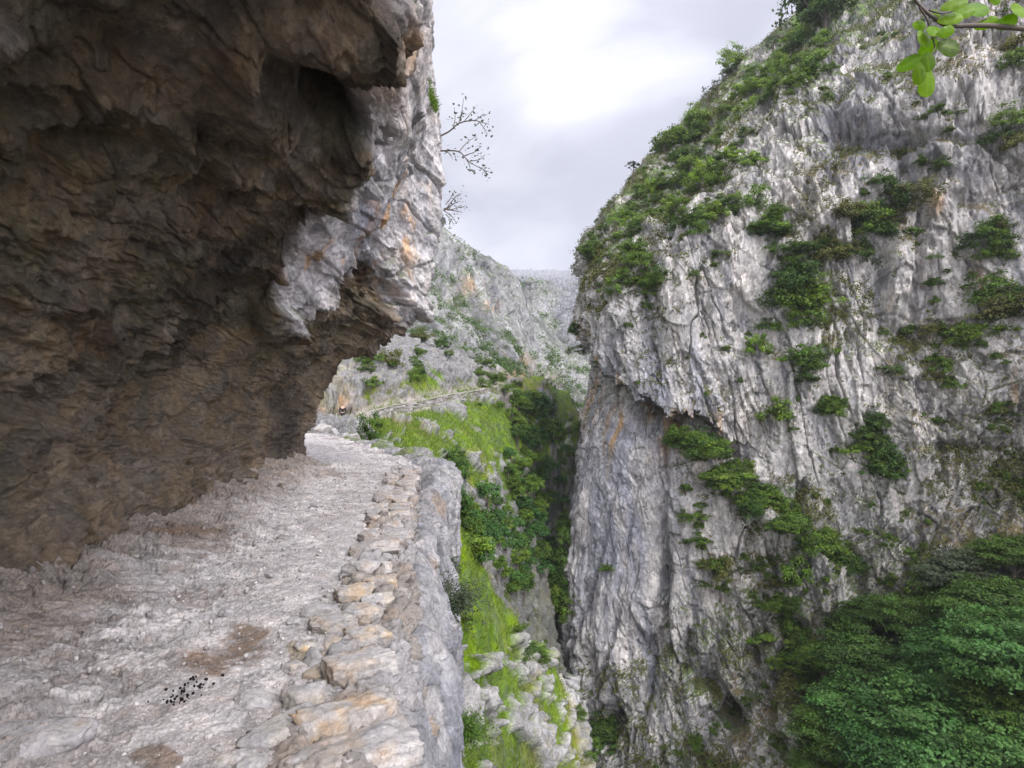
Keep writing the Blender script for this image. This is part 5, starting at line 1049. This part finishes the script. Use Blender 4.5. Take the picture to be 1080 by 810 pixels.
# the walker on the far trail
def walker():
    p, _ = None, None; Y = 51.5; x = W(361.5, 440, Y)[0]; z = float(HILL(np.array([[x]]), np.array([[Y]]))[0, 0]); d, zt, sd = trail_near(np.array([x]), np.array([Y])); z = float(zt[0]) + .16 if d[0] < 1 else z
    e = bpy.data.objects.new('person', None); COL.objects.link(e); e.location = (x, Y, z); e.rotation_euler = (0, 0, 3.3); tag(e, 'walker in black jacket and dark trousers on the far trail', 'person')
    def skin(name, verts, edges, rad, mat, par):
        me = bpy.data.meshes.new(name); me.from_pydata(verts, edges, []); o = link(name, me, mat, par); m = o.modifiers.new('skin', 'SKIN'); me.skin_vertices[0].data[0].use_root = True
        for i, r_ in enumerate(rad): me.skin_vertices[0].data[i].radius = (r_, r_) if not isinstance(r_, tuple) else r_
        m.use_smooth_shade = True; s = o.modifiers.new('sub', 'SUBSURF'); s.levels = s.render_levels = 2; return o
    v = [(0,0,.95),(0,.01,1.2),(0,.01,1.42),(0,0,1.52),(0,-.02,1.60),(0,-.02,1.69),(.19,0,1.40),(.25,.04,1.12),(.24,-.10,.90),(.25,-.13,.82),(-.19,0,1.40),(-.25,-.04,1.12),(-.24,-.16,.92),(-.25,-.2,.84),(.1,0,.9),(.11,-.14,.5),(.11,-.02,.08),(.11,-.14,.03),(-.1,0,.9),(-.11,.08,.5),(-.11,.26,.1),(-.11,.16,.03)]
    ed = [(0,1),(1,2),(2,3),(3,4),(4,5),(2,6),(6,7),(7,8),(8,9),(2,10),(10,11),(11,12),(12,13),(0,14),(14,15),(15,16),(16,17),(0,18),(18,19),(19,20),(20,21)]
    rd = [(.15,.11),(.14,.10),(.15,.10),.05,(.07,.085),(.06,.07),.06,.045,.035,.04,.06,.045,.035,.04,.085,.06,.04,.045,.085,.06,.04,.045]
    b = skin('person_body', v, ed, rd, plain_mat('skin_tone', (.45, .28, .2), .6), e)
    skin('jacket', [v[0], v[1], v[2], v[6], v[7], v[8], v[10], v[11], v[12]], [(0,1),(1,2),(2,3),(3,4),(4,5),(2,6),(6,7),(7,8)], [(.17,.13),(.165,.125),(.17,.12),.075,.06,.05,.075,.06,.05], plain_mat('black_cloth', (.012, .012, .014), .9), e)
    skin('trousers', [v[0], v[14], v[15], v[16], v[18], v[19], v[20]], [(0,1),(1,2),(2,3),(0,4),(4,5),(5,6)], [(.16,.12),.1,.075,.06,.1,.075,.06], plain_mat('dark_cloth', (.02, .02, .025), .9), e)
    skin('hair', [(0,.03,1.62),(0,.02,1.70)], [(0,1)], [(.10,.115),(.085,.095)], plain_mat('hair_dark', (.02, .015, .01), .7), e)
walker()

# ------------------------------------------------------------------ the damp air of the valley
hb = bpy.data.meshes.new('haze'); x0, x1, y0, y1, z0, z1 = -1300, 1300, -260, 3700, -77, 720
hb.from_pydata([(x, y, z) for x in (x0, x1) for y in (y0, y1) for z in (z0, z1)], [], [(0,1,3,2),(4,6,7,5),(0,4,5,1),(2,3,7,6),(0,2,6,4),(1,5,7,3)])
m = bpy.data.materials.new('haze'); m.use_nodes = True; nt = m.node_tree; nt.nodes.remove(nt.nodes['Principled BSDF']); pv = nt.nodes.new('ShaderNodeVolumePrincipled')
pv.inputs['Color'].default_value = (.80, .82, .88, 1); pv.inputs['Density'].default_value = HAZE; pv.inputs['Anisotropy'].default_value = .2; nt.links.new(pv.outputs[0], nt.nodes['Material Output'].inputs['Volume'])
tag(link('haze', hb, m), 'pale damp haze filling the valley', 'haze', kind='stuff')
# ------------------------------------------------------------------ camera, sky, light
cam = bpy.data.cameras.new('camera'); co = bpy.data.objects.new('camera', cam); COL.objects.link(co); scn.camera = co
co.location = (0, 0, EYE); co.rotation_euler = (math.pi / 2, 0, 0); cam.sensor_width = 36; cam.lens = 36 * F / 1080
cam.shift_y = (HY - 405) / 1080; cam.clip_start = .05; cam.clip_end = 20000
EL, AZ = 42.0, 145.0      # sun height; bearing clockwise from +y
wd = bpy.data.worlds.new('World'); scn.world = wd; wd.use_nodes = True; nt = wd.node_tree; N = nt.nodes.new; L = nt.links.new
bg = nt.nodes['Background']
sky = N('ShaderNodeTexSky'); sky.sky_type = 'NISHITA'; sky.sun_disc = False; sky.sun_elevation = math.radians(EL); sky.sun_rotation = math.radians(AZ)
tc = N('ShaderNodeTexCoord'); sx = N('ShaderNodeSeparateXYZ'); L(tc.outputs['Generated'], sx.inputs[0])
def math_n(op, a, b=None, c=None, clamp=False):
    n = N('ShaderNodeMath'); n.operation = op; n.use_clamp = clamp
    for i, v in enumerate((a, b, c)):
        if v is None: continue
        if isinstance(v, (int, float)): n.inputs[i].default_value = v
        else: L(v, n.inputs[i])
    return n.outputs[0]
zc = math_n('MAXIMUM', sx.outputs[2], 0.0); den = math_n('ADD', zc, .22)
u = math_n('DIVIDE', sx.outputs[0], den); v = math_n('DIVIDE', sx.outputs[1], den)
cb = N('ShaderNodeCombineXYZ'); L(u, cb.inputs[0]); L(v, cb.inputs[1])
nz = N('ShaderNodeTexNoise'); nz.inputs['Scale'].default_value = 1.5; nz.inputs['Detail'].default_value = 7; nz.inputs['Roughness'].default_value = .52; nz.inputs['Distortion'].default_value = .5
mp = N('ShaderNodeMapping'); mp.inputs['Location'].default_value = (CLX, CLY, 0); L(cb.outputs[0], mp.inputs[0]); L(mp.outputs[0], nz.inputs['Vector'])
cr = N('ShaderNodeValToRGB'); L(nz.outputs[0], cr.inputs[0])
cr.color_ramp.elements[0].position = .38; cr.color_ramp.elements[0].color = (.46, .465, .545, 1)
cr.color_ramp.elements[1].position = .62; cr.color_ramp.elements[1].color = (.90, .90, .96, 1)
# the bright break in the overcast ahead
vd = N('ShaderNodeVectorMath'); vd.operation = 'DOT_PRODUCT'; L(tc.outputs['Generated'], vd.inputs[0])
bd = np.array(W(640, 55, 1.0)) - np.array([0, 0, EYE]); bd /= np.linalg.norm(bd); vd.inputs[1].default_value = tuple(bd)
br = N('ShaderNodeMapRange'); br.interpolation_type = 'SMOOTHERSTEP'; L(vd.outputs['Value'], br.inputs['Value']); br.inputs['From Min'].default_value = .982; br.inputs['From Max'].default_value = 1.0
br.inputs['To Min'].default_value = 0; br.inputs['To Max'].default_value = .22
bn = math_n('MULTIPLY', br.outputs[0], math_n('MULTIPLY', nz.outputs[0], 2.0))
hz = math_n('MULTIPLY_ADD', math_n('POWER', zc, 4.0), SKY_ZEN, SKY_BASE)        # an overcast sky is brightest overhead
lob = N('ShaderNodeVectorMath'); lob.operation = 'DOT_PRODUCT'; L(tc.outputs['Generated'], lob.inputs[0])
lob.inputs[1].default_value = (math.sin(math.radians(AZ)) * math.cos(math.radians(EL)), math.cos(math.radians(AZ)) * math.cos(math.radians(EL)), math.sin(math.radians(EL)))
lr = N('ShaderNodeMapRange'); lr.interpolation_type = 'SMOOTHSTEP'; L(lob.outputs['Value'], lr.inputs['Value']); lr.inputs['From Min'].default_value = .25; lr.inputs['From Max'].default_value = 1.0; lr.inputs['To Max'].default_value = SKY_FILL
tot = math_n('ADD', math_n('ADD', hz, bn), lr.outputs[0])          # overcast glow round the sun's bearing, added out of view to brighten the cliffs
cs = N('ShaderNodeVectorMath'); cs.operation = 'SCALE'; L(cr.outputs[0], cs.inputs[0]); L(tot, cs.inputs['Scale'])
ns = N('ShaderNodeVectorMath'); ns.operation = 'SCALE'; L(sky.outputs[0], ns.inputs[0]); ns.inputs['Scale'].default_value = .1
mx = N('ShaderNodeMix'); mx.data_type = 'RGBA'; mx.inputs[0].default_value = .95; L(ns.outputs[0], mx.inputs[6]); L(cs.outputs[0], mx.inputs[7])
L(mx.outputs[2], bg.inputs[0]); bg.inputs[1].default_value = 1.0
sl = bpy.data.lights.new('sun', 'SUN'); sl.energy = 1.5; sl.angle = math.radians(14); sl.color = (1, .96, .9)
so = bpy.data.objects.new('sun', sl); COL.objects.link(so)
from mathutils import Vector
sd = Vector((math.sin(math.radians(AZ)) * math.cos(math.radians(EL)), math.cos(math.radians(AZ)) * math.cos(math.radians(EL)), math.sin(math.radians(EL))))
so.rotation_euler = sd.to_track_quat('Z', 'Y').to_euler(); so.location = sd * 50
scn.view_settings.view_transform = 'Standard'; scn.view_settings.look = 'None'; scn.view_settings.gamma = 1; scn.view_settings.exposure = EXPOSURE; scn.view_settings.use_curve_mapping = False
scn.render.engine = 'CYCLES'; cy = scn.cycles; cy.use_denoising = True; cy.max_bounces = 7; cy.diffuse_bounces = 4; cy.glossy_bounces = 2; cy.transmission_bounces = 4; cy.volume_bounces = 1; cy.transparent_max_bounces = 8
cy.sample_clamp_indirect = 6; cy.use_adaptive_sampling = True; cy.adaptive_threshold = .008
